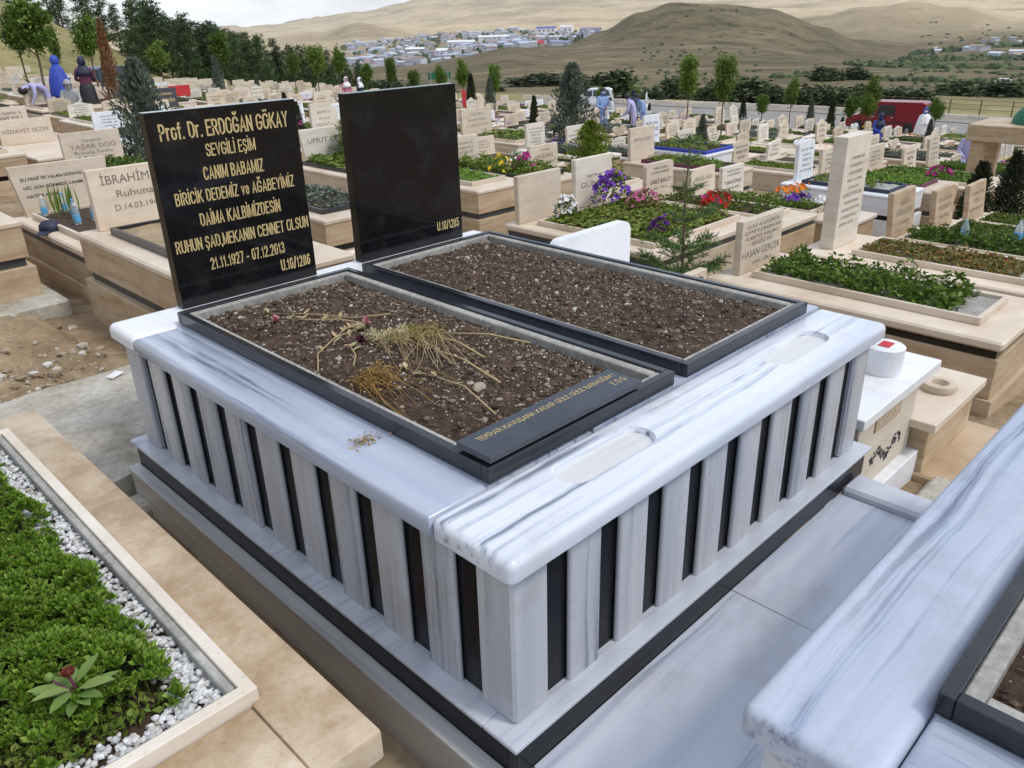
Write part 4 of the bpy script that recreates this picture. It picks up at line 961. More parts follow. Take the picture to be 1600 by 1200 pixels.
for i, (nm, lb, x, y, pt) in enumerate((('marigold', 'orange marigolds in front of the black lettered headstone', 8.95, 3.9, 'p_orange'), ('marigold', 'yellow marigolds at the foot of the black lettered grave', 9.35, 3.35, 'p_yellow'), ('pansy', 'violet pansies between the cream and the black lettered headstones', 8.25, 3.45, 'p_violet'), ('geranium', 'deep red geraniums in front of the rounded headstone', 7.2, 3.9, 'p_magenta'), ('snapdragon', 'orange flowers at the right edge of the black lettered grave', 9.4, 4.0, 'p_orange'), ('white_flower', 'small white flowers on the grave of the leaning headstone', 8.5, 3.2, 'p_white'))):
    blooms(nm, lb, (x, y, ground(x, y, False)+.46), .36, .34, .22, pt, 20, seed=20+i, ps=.036, dome=False)
G(1, 'white marble grave with blue planter frame and rounded white headstone', 10.2, 2.95, .86, 1.72, .66, 'B', 'marble_white', 'marble_white', 'granite', zg=-1.86, frame='navy', inset=(.13, .13, .2, .26), plant=('patchy', 4, 'cover', .8), soil='concrete',
  hs=HS('round', .48, .56, back=.16, dash=1, nl=5, ink='navy', mat='marble_white'))
G(1, 'broad beige grave with brown planter frame and bright green bed', 11.35, 2.9, 1.0, 1.95, .66, 'B', 'trav', 'trav_cap', 'granite_dull', zg=-1.98, frame='plum', plant=('low', 1, 'sedum', 1), hs=HS('rect', .62, .42, dash=2))
G(1, 'broad beige grave with a green bed and magenta flowers, left of the thujas', 12.6, 2.6, 1.25, 2.1, .66, 'B', 'trav', 'trav_cap', 'granite', zg=-2.10, plant=('low', 2, 'sedum', 1), hs=HS('rect', .7, .42, dash=3))
blooms('magenta_flower', 'magenta flowers in the broad bed left of the thujas', (13.0, 3.4, -1.42), .4, .4, .2, 'p_magenta', 16, seed=31, ps=.045)
G(0, 'travertine grave with a weathered brown headstone and bottles in a green bed', 7.12, .1, .92, 2.0, .5, 'C', 'trav', 'trav_cap', hs=HS('rect', .56, .46, tilt=6, back=.16, dash=4, nl=3, mat='trav'), plant=('tall', 2, 'leaf', 1), soil='concrete')
G(0, 'travertine grave with a brown headstone, next to the one with bottles', 8.35, .1, .9, 2.0, .48, 'C', 'trav', 'trav_cap', hs=HS('rect', .56, .44, tilt=6, back=.16, dash=2, nl=3, mat='trav'), plant=('low', 3, 'cover', 1))
G(0, 'travertine grave with blank brown headstone near the right edge', 9.5, .1, .9, 2.0, .48, 'C', 'trav', 'trav_cap', hs=HS('rect', .58, .44, tilt=6, back=.16, dash=1, nl=3, mat='trav'), plant=('low', 4, 'cover', 1))
G(2, 'cream grave with a trim green bed, right of the blank black headstone', 5.30, 5.85, .86, 1.95, .62, 'B', 'trav', 'trav_cap', 'granite_dull', zg=-1.32, plant=('low', 4, 'sedum', 1), soil='pebble')
G(2, 'cream grave with a slate planter frame full of white, yellow and violet flowers', 6.28, 5.95, .98, 1.95, .62, 'B', 'trav', 'trav_cap', 'granite_dull', zg=-1.42, plant=('tall', 3, 'cover', 1), frame='granite_sawn', inset=(.1, .12, .22, .2), fh=.07, hs=HS('rect', .6, .4, dash=2))
for i, (x, y, pt, nm) in enumerate(((6.5, 6.7, 'p_yellow', 'yellow'), (6.75, 6.5, 'p_magenta', 'dusky pink'), (6.85, 6.75, 'p_white', 'white'))):
    blooms('flower_clump', nm+' flowers in the slate framed bed', (x, y, -.78), .34, .3, .26, pt, 26, 'leaf_light', seed=40+i, ps=.03)
G(2, 'travertine grave with a dark lettered square headstone, beside the feathery yellow shrub', 7.85, 5.75, .9, 2.0, .5, 'B', 'trav', 'trav_cap', hs=HS('rect', .62, .42, tilt=4, lines=[('ANNE', -.08, .12, .33, .03), ('ÜRGİ EREZ', -.2, .2, .23, .05), ('RUHUNA FATİHA', -.22, .22, .14, .035)], ink='ink'), plant=('patchy', 2, 'cover', 1))
G(2, 'cream grave with brown framed bed, in front of the blue edged white grave', 9.88, 5.38, .82, 1.95, .68, 'B', 'trav_pale', 'trav_cap', zg=-1.80, frame='plum', plant=('patchy', 4, 'cover', 1), inset=(.12, .1, .2, .3), hs=HS('rect', .66, .52, back=.12, tilt=3, lines=[('EMİNE KUŞAT', -.24, .24, .30, .05)], ink='ink'))
G(3, 'white grave edged with a blue stripe and a bright white headstone', 11.9, 7.0, .95, 1.7, .74, 'C', 'marble_white', 'marble_white', zg=-1.98, frame='blue', plant=('patchy', 1, 'cover', .9), inset=(.02, .02, .02, .3), fh=.06, hs=HS('rect', .5, .55, mat='marble_white', dash=3, nl=3, ink='navy'))
G(3, 'broad pale grave with a wide headstone and leafy sprays, between the black headstones', 5.15, 7.9, 1.5, 1.95, .60, 'B', 'trav_pale', 'trav_cap', zg=-1.38, frame='granite_sawn', plant=('tall', 1, 'cover', .7), hs=HS('taper', 1.1, .47, back=.2, tilt=2, mat='trav_white', lines=[('UMUT CE', -.42, .1, .27, .07)], ink='ink'))
G(3, 'cream grave with a tall lettered headstone, right beside the blank black headstone', 7.3, 8.5, .95, 1.95, .55, 'B', 'trav', 'trav_cap', hs=HS('taper', .74, .58, back=.15, lines=[('KUDDUSİ', -.2, .16, .42, .06), ('NURKOPARAN', -.26, .26, .31, .06), ('RUHUNA FATİHA', -.24, .24, .19, .045)], ink='ink'))
G(4, 'pale grave with a broad headstone inscribed in four lines, left of the grey-green cypress', 11.9, 11.7, 1.6, 2.0, .6, 'B', 'trav_pale', 'trav_cap', hs=HS('rect', .95, .62, x=-.3, lines=[('AZİZ GENÇ', -.2, .2, .46, .06), ('RUHUNA FATİHA', -.3, .3, .34, .05), ('1.1.1930 - 5.7.2013', -.34, .34, .22, .05), ('U.10/', .1, .3, .1, .045)], ink='ink'), plant=('patchy', 3, 'cover', 1))
G(3, 'travertine grave with a calligraphic headstone and fresh plants, left of the cypress bush', 2.35, 8.6, .95, 2.1, .5, 'B', 'trav', 'trav_cap', hs=HS('rect', .74, .43, tilt=3, lines=[('Sinanlı', -.12, .12, .30, .04), ('YAŞAR DOĞ', -.28, .30, .22, .055), ('Ruhuna Fatiha', -.24, .24, .15, .045), ('D.01.05.1957', -.2, .2, .08, .04)], ink='ink'), plant=('tall', 2, 'leaf', .7))
G(4, 'travertine grave with a headstone lettered in one line, at the left edge', 2.5, 11.9, .95, 2.1, .5, 'B', 'trav', 'trav_cap', hs=HS('rect', .78, .38, tilt=3, lines=[('HİDAYET SEZER', -.34, .34, .17, .06)], ink='ink'), plant='none')
G(5, 'travertine grave with a small dark lettered headstone, behind the one line headstone', 3.0, 14.6, .9, 2.1, .5, 'B', 'trav', 'trav_cap', hs=HS('rect', .66, .42, tilt=3, dash=2, nl=3, ink='ink_black'))
G(8, 'long travertine grave with a dense orange bed and three line headstone', 7.3, 24.3, 1.25, 2.1, .6, 'C', 'trav', 'trav_cap', hs=HS('rect', .95, .6, lines=[('TÜRKAN CEYLAN', -.36, .36, .42, .07), ('Ruhuna Fatiha', -.26, .26, .28, .06), ('1940 - 2012', -.2, .2, .14, .06)], ink='ink'), plant=('low', 2, 'cover_rust', 1))
G(8, 'grave with a black headstone lettered in gold, above the inscribed black headstone', 9.3, 22.9, .95, 2.0, .5, 'C', 'trav', 'trav_cap', hs=HS('rect', .95, .62, mat='granite_dull', lines=[('MERHUME ÖĞRETMEN', -.32, .32, .42, .06), ('LEYLA ŞAHİN', -.38, .38, .22, .1)], ink='gold', bold=.02), plant=None)

# ------------------------------------------------------------------ the field of graves
def ordinal(n):
    return {1: 'first', 2: 'second', 3: 'third', 4: 'fourth', 5: 'fifth', 6: 'sixth', 7: 'seventh', 8: 'eighth', 9: 'ninth', 10: 'tenth', 11: 'eleventh', 12: 'twelfth', 13: 'thirteenth', 14: 'fourteenth', 15: 'fifteenth', 16: 'sixteenth', 17: 'seventeenth', 18: 'eighteenth', 19: 'nineteenth', 20: 'twentieth'}.get(n) or str(n)+'th'
def pix(x, y, z):
    d = Vector((x, y, z))-CAM; w = d.dot(FWD); return (800+1256.4*d.dot(RIGHT)/w, 600-1256.4*d.dot(UP)/w, w) if w > .1 else (-9999, 0, w)
rg = random.Random(21); field = []
for k in range(0, 22):
    yh = 2.15+2.87*k; x = 1.2+rg.uniform(0, .8)
    while x < 41:
        dbl = rg.random() < .14; w = rg.choice((1.6, 1.75)) if dbl else rg.choice((.86, .9, .95))
        y = yh-2.0+rg.uniform(-.12, .12); u, v, d = pix(x+w/2, y+1, ground(x, y, False)+.5)
        road = np.interp(y, [-30, 8, 28, 46, 66], [42, 38.5, 35, 36, 41])
        hit = any(not (x+w < a or x > b2 or y+2.0 < c or y > e) for a, b2, c, e in RECT)
        if -70 < u < 1680 and x+w < road-.9 and not hit and -.8*x+.6*y-20 < 6 and rg.random() > .10 and not (k == 0 and x < 10.6): field.append((k, x, y, w, dbl, d))
        x += w+rg.choice((.34, .42, .5))+(1.1 if rg.random() < .05 else 0)
field.sort(key=lambda q: q[5])
KEEP = field[:262]; REST = field[262:]
for q in KEEP: reg(q[0], q[1], q[2], q[3], 2.0)
for k in ROWS: ROWS[k].sort()
styles = ['B', 'B', 'C', 'A']
for k, x, y, w, dbl, d in KEEP:
    st = rg.choice(styles); mat = rg.choice(('trav', 'trav', 'trav_pale', 'trav_white')); cap = rg.choice(('trav_cap', 'trav_cap', 'trav_white', 'trav_pale'))
    if rg.random() < .07: mat = cap = 'marble_white'
    kind = rg.choice(('rect', 'rect', 'rect', 'taper', 'round', 'arch', 'slant', 'wave', 'heart' if d > 14 else 'rect', 'point'))
    pl = rg.choice((None, None, ('low', rg.randint(1, 4), 'cover', 1), ('patchy', rg.randint(1, 4), 'cover', 1), ('tall', rg.randint(1, 4), 'leaf', .9), ('low', rg.randint(1, 4), 'cover_moss', 1), ('low', rg.randint(1, 4), 'cover_rust', 1), ('patchy', rg.randint(1, 4), 'cypress', 1), 'none'))
    hm = 'granite_dull' if rg.random() < .04 and d > 24 else cap; hw = rg.choice((.54, .6, .66)); hh = rg.choice((.32, .36, .42, .48))
    if kind in ('point', 'slant') and rg.random() < .5: hh = .72
    if kind == 'heart': hh = .42
    hs = [HS(kind, hw, hh, x=xx, dash=rg.randint(0, 4), nl=rg.choice((3, 4, 5)), mat=hm, tilt=rg.uniform(0, 7), ink='gold' if hm == 'granite_dull' else rg.choice(('ink', 'ink_black'))) for xx in ((-.42, .42) if dbl else (0,))]
    rank = ROWS[k].index(x+w/2)+1
    word = {'trav': 'beige', 'trav_pale': 'cream', 'trav_white': 'pale', 'marble_white': 'white'}[mat]
    hn = {'rect': 'square', 'taper': 'tapered', 'round': 'round cornered', 'arch': 'arched', 'slant': 'slanted', 'wave': 'curved', 'heart': 'heart shaped', 'point': 'pointed'}[kind]
    pn = 'bare bed' if pl is None else 'no bed' if pl == 'none' else {'cover': 'green bed', 'leaf': 'leafy bed', 'cover_moss': 'yellow-green bed', 'cover_rust': 'rusty bed', 'cypress': 'grey-green bed'}[pl[2]]
    lab = f"{word} {'double grave' if dbl else 'grave'} with {hn} headstone, {pn}, {ordinal(rank)} along the {ordinal(k) if k else 'front'} row"
    lab += ' back' if k else ''
    Rg = grave(lab, x, y, w, 2.0, rg.choice((.42, .46, .52, .56)), st, mat, cap, rg.choice(('granite_dull', 'granite', 'granite_sawn')), hs=hs, plant=pl, frame=rg.choice((cap, cap, 'granite_sawn')), group='graves in rows across the cemetery', rot=rg.uniform(-.012, .012), far=True)
    if rg.random() < .26 and pl != 'none':
        pm = rg.choice(('p_yellow', 'p_orange', 'p_red', 'p_white', 'p_pink', 'p_magenta', 'p_violet')); b = MB(); hz = ground(x+w/2, y+1, False)
        for _ in range(26):
            p = Vector((rg.uniform(-.2, .2), rg.uniform(.6, 1.5), .66+rg.uniform(0, .12))); s = .03
            b.add([tuple(p+Vector((s*cos(t), s*sin(t), rg.uniform(-.02, .02)))) for t in (0, 1.57, 3.14, 4.71)], [(0, 1, 2, 3)])
        ob('flowers', b, pm, Rg, kind='stuff')
if REST:
    b = MB()
    for k, x, y, w, dbl, d in REST:
        z = ground(x+w/2, y+1, False); b.cur = 0; b.box(x, x+w, y, y+2, z-.3, z+.5, .01); b.cur = 1; b.box(x+.15, x+w-.15, y+.3, y+1.7, z+.5, z+.56); b.cur = 2
        b.box(x+.12, x+w-.12, y+1.83, y+1.89, z+.5, z+.95, .01)
    ob('distant_graves', b, ['trav', 'cover', 'trav_cap'], label='far rows of small pale graves down by the road', cat='graves', kind='stuff')
print('graves', len(KEEP), len(REST))
# ------------------------------------------------------------------ trees
def round_tree_meshes(var, cw=.46, leaf=.10, n=64, per=66):
    """unit tree 3 m tall: forked trunk and a clumpy crown of leaves"""
    r = np.random.RandomState(50+var); b = MB(); top = 1.55
    b.tube([(0, 0, -.3), (.02, .01, .6), (.0, -.02, 1.2), (.02, 0, 1.75), (.0, .02, 2.4)], [.04, .035, .03, .022, .01], 7)
    for k in range(6):
        t = k*2.4; z = 1.35+.12*k; b.tube([(0, 0, z), (cos(t)*.18, sin(t)*.18, z+.25), (cos(t)*.34, sin(t)*.34, z+.6)], [.016, .011, .005], 5)
    P = []
    for _ in range(n):
        d = r.normal(size=3); d /= np.linalg.norm(d); q = r.rand()**.45; c = np.array([d[0]*cw*q, d[1]*cw*q, 2.25+d[2]*.68*q])
        if c[2] < 1.75: c[:2] *= .55
        m = r.normal(size=(per, 3))*np.array([.10, .10, .09])*(.6+.8*r.rand()); P.append(c+m)
    return b.mesh('trunk', 180), leafmesh('crown', leafcloud(np.concatenate(P), leaf, var, up=.1, wid=.6))
def pine_meshes(var, H=6.0):
    r = np.random.RandomState(80+var); b = MB(); b.tube([(0, 0, -.5), (.03, 0, H*.4), (0, .03, H*.98)], [.11, .08, .015], 7); V = []
    z = H*.12
    while z < H*.97:
        f = 1-z/H; n = 5; L0 = (.30+1.25*f**.8)*(.75+.5*r.rand())
        for k in range(n):
            t = r.rand()*6.28; L = L0*(.7+.6*r.rand()); dx, dy = cos(t), sin(t); rise = .25*L*r.rand()
            b.tube([(0, 0, z), (dx*L*.5, dy*L*.5, z+rise*.4), (dx*L, dy*L, z+rise)], [.022, .014, .005], 4, False)
            m = int(26*L)+8; s = r.rand(m)**.7*.85+.15; Pn = np.stack([dx*L*s, dy*L*s, z+rise*s*s], 1)+r.normal(size=(m, 3))*np.array([.11, .11, .08])
            V.append(leafcloud(Pn, .34, int(z*100)+k+var, up=.35, wid=.22))
        z += .30+.12*r.rand()
    return b.mesh('trunk', 180), leafmesh('crown', np.concatenate(V))
def column_meshes(var, H=2.0, R=.34, n=2600, leaf=.11, wispy=.3):
    r = np.random.RandomState(120+var); b = MB(); b.tube([(0, 0, -.2), (.01, 0, H*.5), (0, .01, H*.95)], [.03, .02, .005], 6)
    u = r.rand(n); a = r.rand(n)*6.28
    lob = 1+wispy*np.sin(a*3+u*9)+wispy*.7*np.sin(a*5-u*17)
    q = r.rand(n)**.45*R*np.clip(np.minimum(u*5+.25, 1)*(1-u)**.65*1.25, .02, 2)*lob
    P = np.stack([np.cos(a)*q, np.sin(a)*q, .06+u*H*.94], 1); ax = np.stack([np.cos(a)*.5, np.sin(a)*.5, np.full(n, .8)], 1)
    return b.mesh('trunk', 180), leafmesh('crown', leafcloud(P, leaf, var, axis=ax, jitter=.45, wid=.28))
def bush_mesh(var, n=2200):
    r = np.random.RandomState(160+var); P = []
    for _ in range(34):
        d = r.normal(size=3); d[2] = abs(d[2])*.9; d /= np.linalg.norm(d); c = d*np.array([.42, .42, .8])*(.5+.5*r.rand()); P.append(c+r.normal(size=(n//34, 3))*np.array([.09, .09, .1]))
    P = np.concatenate(P); P[:, 2] = np.maximum(P[:, 2], -.1)
    return leafmesh('crown', leafcloud(P, .12, var, up=.1, wid=.7))
def put_tree(name, label, meshes, mat, loc, scale, rot, group, cat='tree'):
    R = thing(name, label, cat, loc, rot, group, scale)
    ob('trunk', meshes[0], 'bark', R); c = ob('crown', with_mat(meshes[1], mat), None, R); return R
RT = [round_tree_meshes(v) for v in range(4)]
LOL = [(19.28, 46.91, 3.08, 1.41, 'beside the pine wood, tallest lime green crown'), (22.2, 45.56, 3.74, 1.49, 'with a high narrow crown in front of the pines'), (10.34, 37.38, 4.12, 2.10, 'with the broad crown at the upper left corner'), (10.32, 39.46, 3.87, 1.67, 'at the very left edge'),
    (14.15, 42.46, 3.85, 1.61, 'behind the dead brown conifer'), (30.81, 52.25, 2.98, 1.28, 'in front of the right half of the pines'), (28.95, 46.35, 3.49, 1.52, 'with feathery crown where the pines end'), (32.32, 48.94, 3.54, 1.15, 'with a dark upright crown at the end of the pines'), (33.8, 47.91, 2.52, 1.15, 'first right of the pine wood'),
    (30.33, 40.54, 2.79, .91, 'second right of the pine wood'), (30.16, 38.15, 2.23, .96, 'low and broad above the blank black headstone'), (28.77, 34.11, 2.5, .81, 'above the middle of the blank black headstone'), (28.3, 31.87, 2.78, .91, 'above the right corner of the blank black headstone'), (26.76, 27.85, 2.54, .83, 'standing alone right of the blank black headstone'),
    (45.52, 40.05, 1.73, .89, 'in front of the white car'), (34.78, 27.97, 1.82, .66, 'small and cone shaped between the white car and the man in blue'), (55.06, 40.99, 2.12, 1.34, 'by the far kerb behind the group of men'), (35.07, 18.58, 1.79, .78, 'small with a ball crown at the road, right of the tall pair'), (38.58, 15.91, 1.92, .89, 'left of the two at the nose of the red van'),
    (38.87, 15.23, 2.0, .96, 'right of the two at the nose of the red van'), (42.71, 13.46, 1.97, .88, 'at the tail of the red van'), (27.46, 17.67, 3.12, 1.03, 'left one of the tall pair in the middle'), (24.75, 14.47, 3.1, 1.0, 'right one of the tall pair in the middle'), (36.53, 17.94, 2.61, .87, 'thin and half bare left of the red van'), (41.7, 16.23, 2.95, 1.03, 'taller than the others behind the red van'), (12.13, 41.01, 3.18, .7, 'slender, behind the woman in the blue cape')]
for i, (x, y, h, cw, lb) in enumerate(LOL):
    lt = 'leaf_light' if i in (0, 5, 6, 21, 22, 23, 24) else 'leaf'; s = h/3
    put_tree('street_tree', 'young round tree '+lb, RT[i % 4], lt, (x, y, ground(x, y, False)), (cw/1.4, cw/1.4, s), i*1.3, 'young trees along the paths')
PN = [pine_meshes(v) for v in range(4)]
PL = [(41.8, 105.5, 7.7), (43.5, 106.5, 7.4), (38.72, 93.86, 7.0), (36.25, 87.45, 7.89), (43.0, 102.0, 7.1), (40.32, 93.98, 6.83), (45.4, 104.5, 6.6), (40.04, 91.35, 6.46), (33.77, 75.77, 5.9), (38.68, 85.52, 6.82), (34.31, 75.6, 5.33), (40.07, 86.06, 6.38), (40.69, 86.48, 5.5), (40.47, 84.74, 5.97), (39.95, 82.76, 6.14), (44.63, 91.51, 6.62), (42.76, 87.04, 6.02), (41.64, 83.08, 5.6), (39.02, 76.37, 5.12), (44.29, 86.44, 5.67), (46.21, 88.79, 5.58), (48.77, 92.07, 5.9), (40.55, 76.55, 4.44), (41.42, 76.33, 4.84), (44.44, 81.24, 5.34), (50.56, 90.84, 4.11), (52.08, 91.89, 5.42), (52.25, 91.97, 4.2), (52.56, 91.11, 4.27), (44.77, 76.09, 4.35), (42.89, 72.47, 3.98), (46.24, 76.36, 4.47), (43.9, 72.86, 3.41), (46.22, 75.12, 4.25), (48.82, 77.59, 4.07), (43.65, 69.52, 3.95), (45.69, 71.13, 4.01), (47.3, 73.17, 2.71), (51.55, 79.09, 2.97), (58.82, 88.57, 3.3), (50.89, 75.82, 3.67), (48.95, 72.05, 2.34), (53.39, 76.88, 3.34), (49.68, 71.34, 3.0), (59.53, 84.36, 3.06), (60.74, 85.36, 2.27)]
HL = [(24.6, 104.0, 6.5), (29.5, 118.0, 7.0), (33.2, 121.0, 6.0), (36.5, 128.0, 6.6), (36.0, 116.0, 5.6), (40.8, 127.0, 6.4), (38.4, 112.0, 6.2), (43.0, 123.0, 5.8), (41.0, 113.0, 6.4), (44.5, 118.0, 6.0), (42.5, 108.0, 6.6), (45.5, 112.0, 6.2)]
for grp, lst, txt in (('pines at the foot of the hill', PL, 'dark pine in the wood below the hill'), ('pines up on the hillside', HL, 'dark pine up on the grassy hillside')):
    lst = sorted(lst, key=lambda q: pix(q[0], q[1], 0)[0])
    for i, (x, y, h) in enumerate(lst):
        put_tree('pine_tree', f'{txt}, {ordinal(i+1)} from the left', PN[i % 4], 'pine', (x, y, ground(x, y, False)-.1), (h/6*1.05, h/6*1.05, h/6), i*.9, grp)
CY = [column_meshes(0, 2.0, .42, 4200, .10, .45), column_meshes(1, 2.0, .30, 2600, .10, .2), column_meshes(2, 2.0, .26, 3000, .10, .12)]
put_tree('cypress', 'wispy blue-green cypress bush left of the inscribed black headstone', CY[0], 'cypress', (3.70, 10.9, ground(3.7, 10.9, False)), .92, .3, None)
put_tree('cypress', 'tall grey-green cypress with ragged outline, right of the blank black headstone', CY[0], 'cypress', (13.3, 11.4, ground(13.3, 11.4, False)), 1.12, 2.1, None)
put_tree('cypress', 'slender grey-green cypress above the inscribed black headstone', CY[1], 'cypress', (18.39, 38.53, ground(18.4, 38.5, False)), (1.0, 1.0, 1.15), 1, None)
put_tree('dead_conifer', 'dead brown conifer beside the woman in black and dark red', CY[1], 'dead', (8.35, 24.6, ground(8.3, 24.6, False)), (.8, .8, 1.45), 1, None)
put_tree('thuja', 'dark green thuja at the right edge, left of two', CY[2], 'cypress_dark', (11.15, 2.3, ground(11.2, 2.2, False)+.1), (.8, .8, .50), 0, 'thujas by the right edge')
put_tree('thuja', 'dark green thuja at the right edge, right of two', CY[2], 'cypress_dark', (11.7, 2.05, ground(11.5, 2, False)+.1), (.8, .8, .56), 2, 'thujas by the right edge')
put_tree('feather_shrub', 'feathery yellow-green shrub behind the moss green bed', CY[0], 'cover_moss', (8.55, 6.9, -1.15), (.78, .78, .42), 1, None, 'shrub')
put_tree('spray_shrub', 'light green leafy spray in front of the broad pale headstone', CY[0], 'leaf_light', (6.05, 9.35, -.78), (.55, .55, .36), 0, None, 'shrub')
SMALL = [(21.94, 11.32, .94), (33.1, 23.58, 1.01), (36.42, 15.87, 1.58), (35.51, 19.84, 1.41), (36.94, 17.11, 1.47), (33.87, 14.2, .94), (23.24, 25.66, 1.86), (23.9, 25.2, 1.76), (28.82, 34.07, 1.81), (29.99, 40.79, 1.39), (22.85, 42.98, 1.4), (15.2, 9.2, 1.2), (18.5, 17.5, 1.3), (11.5, 20.6, 1.1), (26.5, 8.2, 1.2), (9.9, 17.3, 1.0)]
for i, (x, y, h) in enumerate(sorted(SMALL, key=lambda q: pix(q[0], q[1], -2)[0])):
    put_tree('small_cypress', f'small dark cypress among the graves, {ordinal(i+1)} from the left', CY[1+i % 2], 'cypress_dark' if i % 3 else 'cypress', (x, y, ground(x, y, False)), (h/2, h/2, h/2*1.1), i, 'small cypresses among the graves')
# little fir growing between the graves
fz = -1.18; Fi = thing('fir_sapling', 'young green fir sapling with a bare leader in front of the moss green bed', 'tree', (4.19, 2.35, fz), 0, None, (.95, .95, 1.08)); r = np.random.RandomState(5)
b = MB(); b.tube([(0, 0, -.1), (.01, 0, .5), (.0, .01, 1.0), (.015, 0, 1.38)], [.016, .012, .008, .003], 7); V = []
def needles(p, q, n, ln, s):
    p, q = np.array(p), np.array(q); t = r.rand(n)[:, None]; ax = (q-p)/np.linalg.norm(q-p); V.append(leafcloud(p+(q-p)*t, ln, s, axis=np.tile(ax*.9, (n, 1)), jitter=.75, wid=.14, up=.1))
needles((0, 0, .35), (.01, 0, 1.36), 260, .035, 3)
for z, n, L in ((.14, 7, .34), (.26, 7, .38), (.42, 6, .36), (.60, 5, .26), (.80, 5, .19), (1.0, 4, .13), (1.2, 5, .09), (1.33, 5, .08)):
    for k in range(n):
        t = 2*pi*k/n+z*7+r.rand()*.5; l2 = L*(.75+.45*r.rand()); e = (cos(t)*l2, sin(t)*l2, z+l2*.32); b.tube([(0, 0, z), e], [.006, .002], 4, False); needles((0, 0, z), e, int(430*l2), .040, int(z*90)+k)
        for s_ in (.45, .62, .8):
            for sg in (-1, 1):
                if l2 < .2: continue
                p = [e[0]*s_, e[1]*s_, z+l2*.32*s_]; tt = t+sg*.75; l3 = l2*.38; q = (p[0]+cos(tt)*l3, p[1]+sin(tt)*l3, p[2]+l3*.2); b.tube([p, q], [.003, .001], 3, False); needles(p, q, int(480*l3), .036, k+int(s_*50))
ob('trunk', b.mesh('trunk', 180), 'bark', Fi); ob('needles', leafmesh('needles', np.concatenate(V)), 'fir', Fi, kind='stuff')
# shrubs beyond the road
BM = [bush_mesh(v) for v in range(3)]
BU = [(73.5, 99.4, -6.36, 6.0), (72.3, 91.5, -6.89, 3.8), (99.6, 78.2, -5.82, 9.2), (92.1, 77.9, -7.95, 4.4), (93.9, 69.2, -7.37, 2.8), (107, 71.4, -6.71, 7.2), (106.4, 65, -6.95, 6), (106.9, 60.2, -6.86, 7.9), (107, 55.9, -7.25, 5.8), (110.2, 53.9, -7.4, 5.9), (113.3, 52.1, -7.37, 6), (112.8, 48.3, -7.56, 6.9), (116.3, 45.1, -7.53, 6), (119.7, 41.7, -7.81, 6.1), (98.2, 70.1, -7.93, 3.9), (161.3, 49.9, -11.12, 8.1), (172.6, 46.9, -11.55, 10), (145.6, 103.5, -9.77, 1.7), (174.4, 162.9, -13.64, 19.1), (174.8, 154.9, -13.95, 15), (234.7, 108.9, -14.04, 10.4), (247.3, 105.2, -14.83, 10.7), (131.4, 135.3, -13, 2.7), (90.3, 105.2, -10.52, 3.3)]
for i, (x, y, zt_, w) in enumerate(sorted(BU, key=lambda q: pix(*q[:3])[0])):
    zg = ground(x, y); h = max(1.0, min(zt_-zg, w*.45)); o = ob('shrub', with_mat(BM[i % 3], 'scrub'), None, None, f'dark green shrub beyond the road, {ordinal(i+1)} from the left', 'shrub', 'shrubs beyond the road', loc=(x, y, zg-.1), rot=i*1.7, scale=(w*.95, w*.95, h*1.1))
# scrub and hedges far off, and the far town
r = random.Random(9); b = MB()
_b2 = bmesh.new(); bmesh.ops.create_icosphere(_b2, subdivisions=2, radius=1); IC2V = [tuple(q.co) for q in _b2.verts]; IC2F = [tuple(x.index for x in p_.verts) for p_ in _b2.faces]; _b2.free()
def blob(mb, x, y, z, w, h, rng=r):
    vs = []
    for vx, vy, vz in IC2V: k = rng.uniform(.62, 1.12); vs.append((x+vx*w*.5*k, y+vy*w*.5*k, z+max(-.2, vz)*h*k))
    mb.add(vs, IC2F)
def polar(az, d): return CAM.x+d*cos(az), CAM.y+d*sin(az)
for _ in range(900):
    az = r.uniform(.15, 1.0); d = r.choice((r.uniform(160, 420), r.uniform(300, 900), r.uniform(800, 2600)))
    x, y = polar(az, d)
    if fbm(x/(.2*d), y/(.2*d), 4, 3) < .05: continue
    s = .006*d**.9+1.2; blob(b, x, y, ground(x, y), s*r.uniform(.7, 1.6), s*r.uniform(.3, .6))
for az0, d0, n, sp in ((.16, 900, 70, .0030), (.20, 1250, 60, .0026), (.17, 480, 60, .0040), (.33, 520, 26, .0035), (.18, 260, 40, .005), (.40, 300, 24, .004)):
    for i in range(n):
        az = az0+i*sp+r.uniform(-.002, .002); d = d0*(1+r.uniform(-.03, .03)); x, y = polar(az, d); s = d*.012; blob(b, x, y, ground(x, y), s*r.uniform(.7, 1.3), s*r.uniform(.3, .6))
for _ in range(420):
    az = r.uniform(.70, .98); d = r.uniform(1500, 3100); x, y = polar(az, d); s = r.uniform(8, 18); blob(b, x, y, ground(x, y), s, s*.6)
ob('distant_scrub', b, 'scrub', kind='stuff', label='scattered dark scrub and hedges on the far slopes', cat='scrub')
M['wall_far'] = island('far_house_walls', [(0, (.42, .44, .48)), (.4, (.52, .54, .58)), (.7, (.42, .40, .38)), (1, (.60, .62, .66))], .8)  # walls and roofs below lean blue-grey: distance haze put into the colours
M['roof_far'] = island('far_roofs', [(0, (.42, .46, .54)), (.35, (.60, .63, .68)), (.55, (.26, .33, .48)), (.8, (.32, .22, .19)), (1, (.40, .30, .27))], .8)
b = MB()
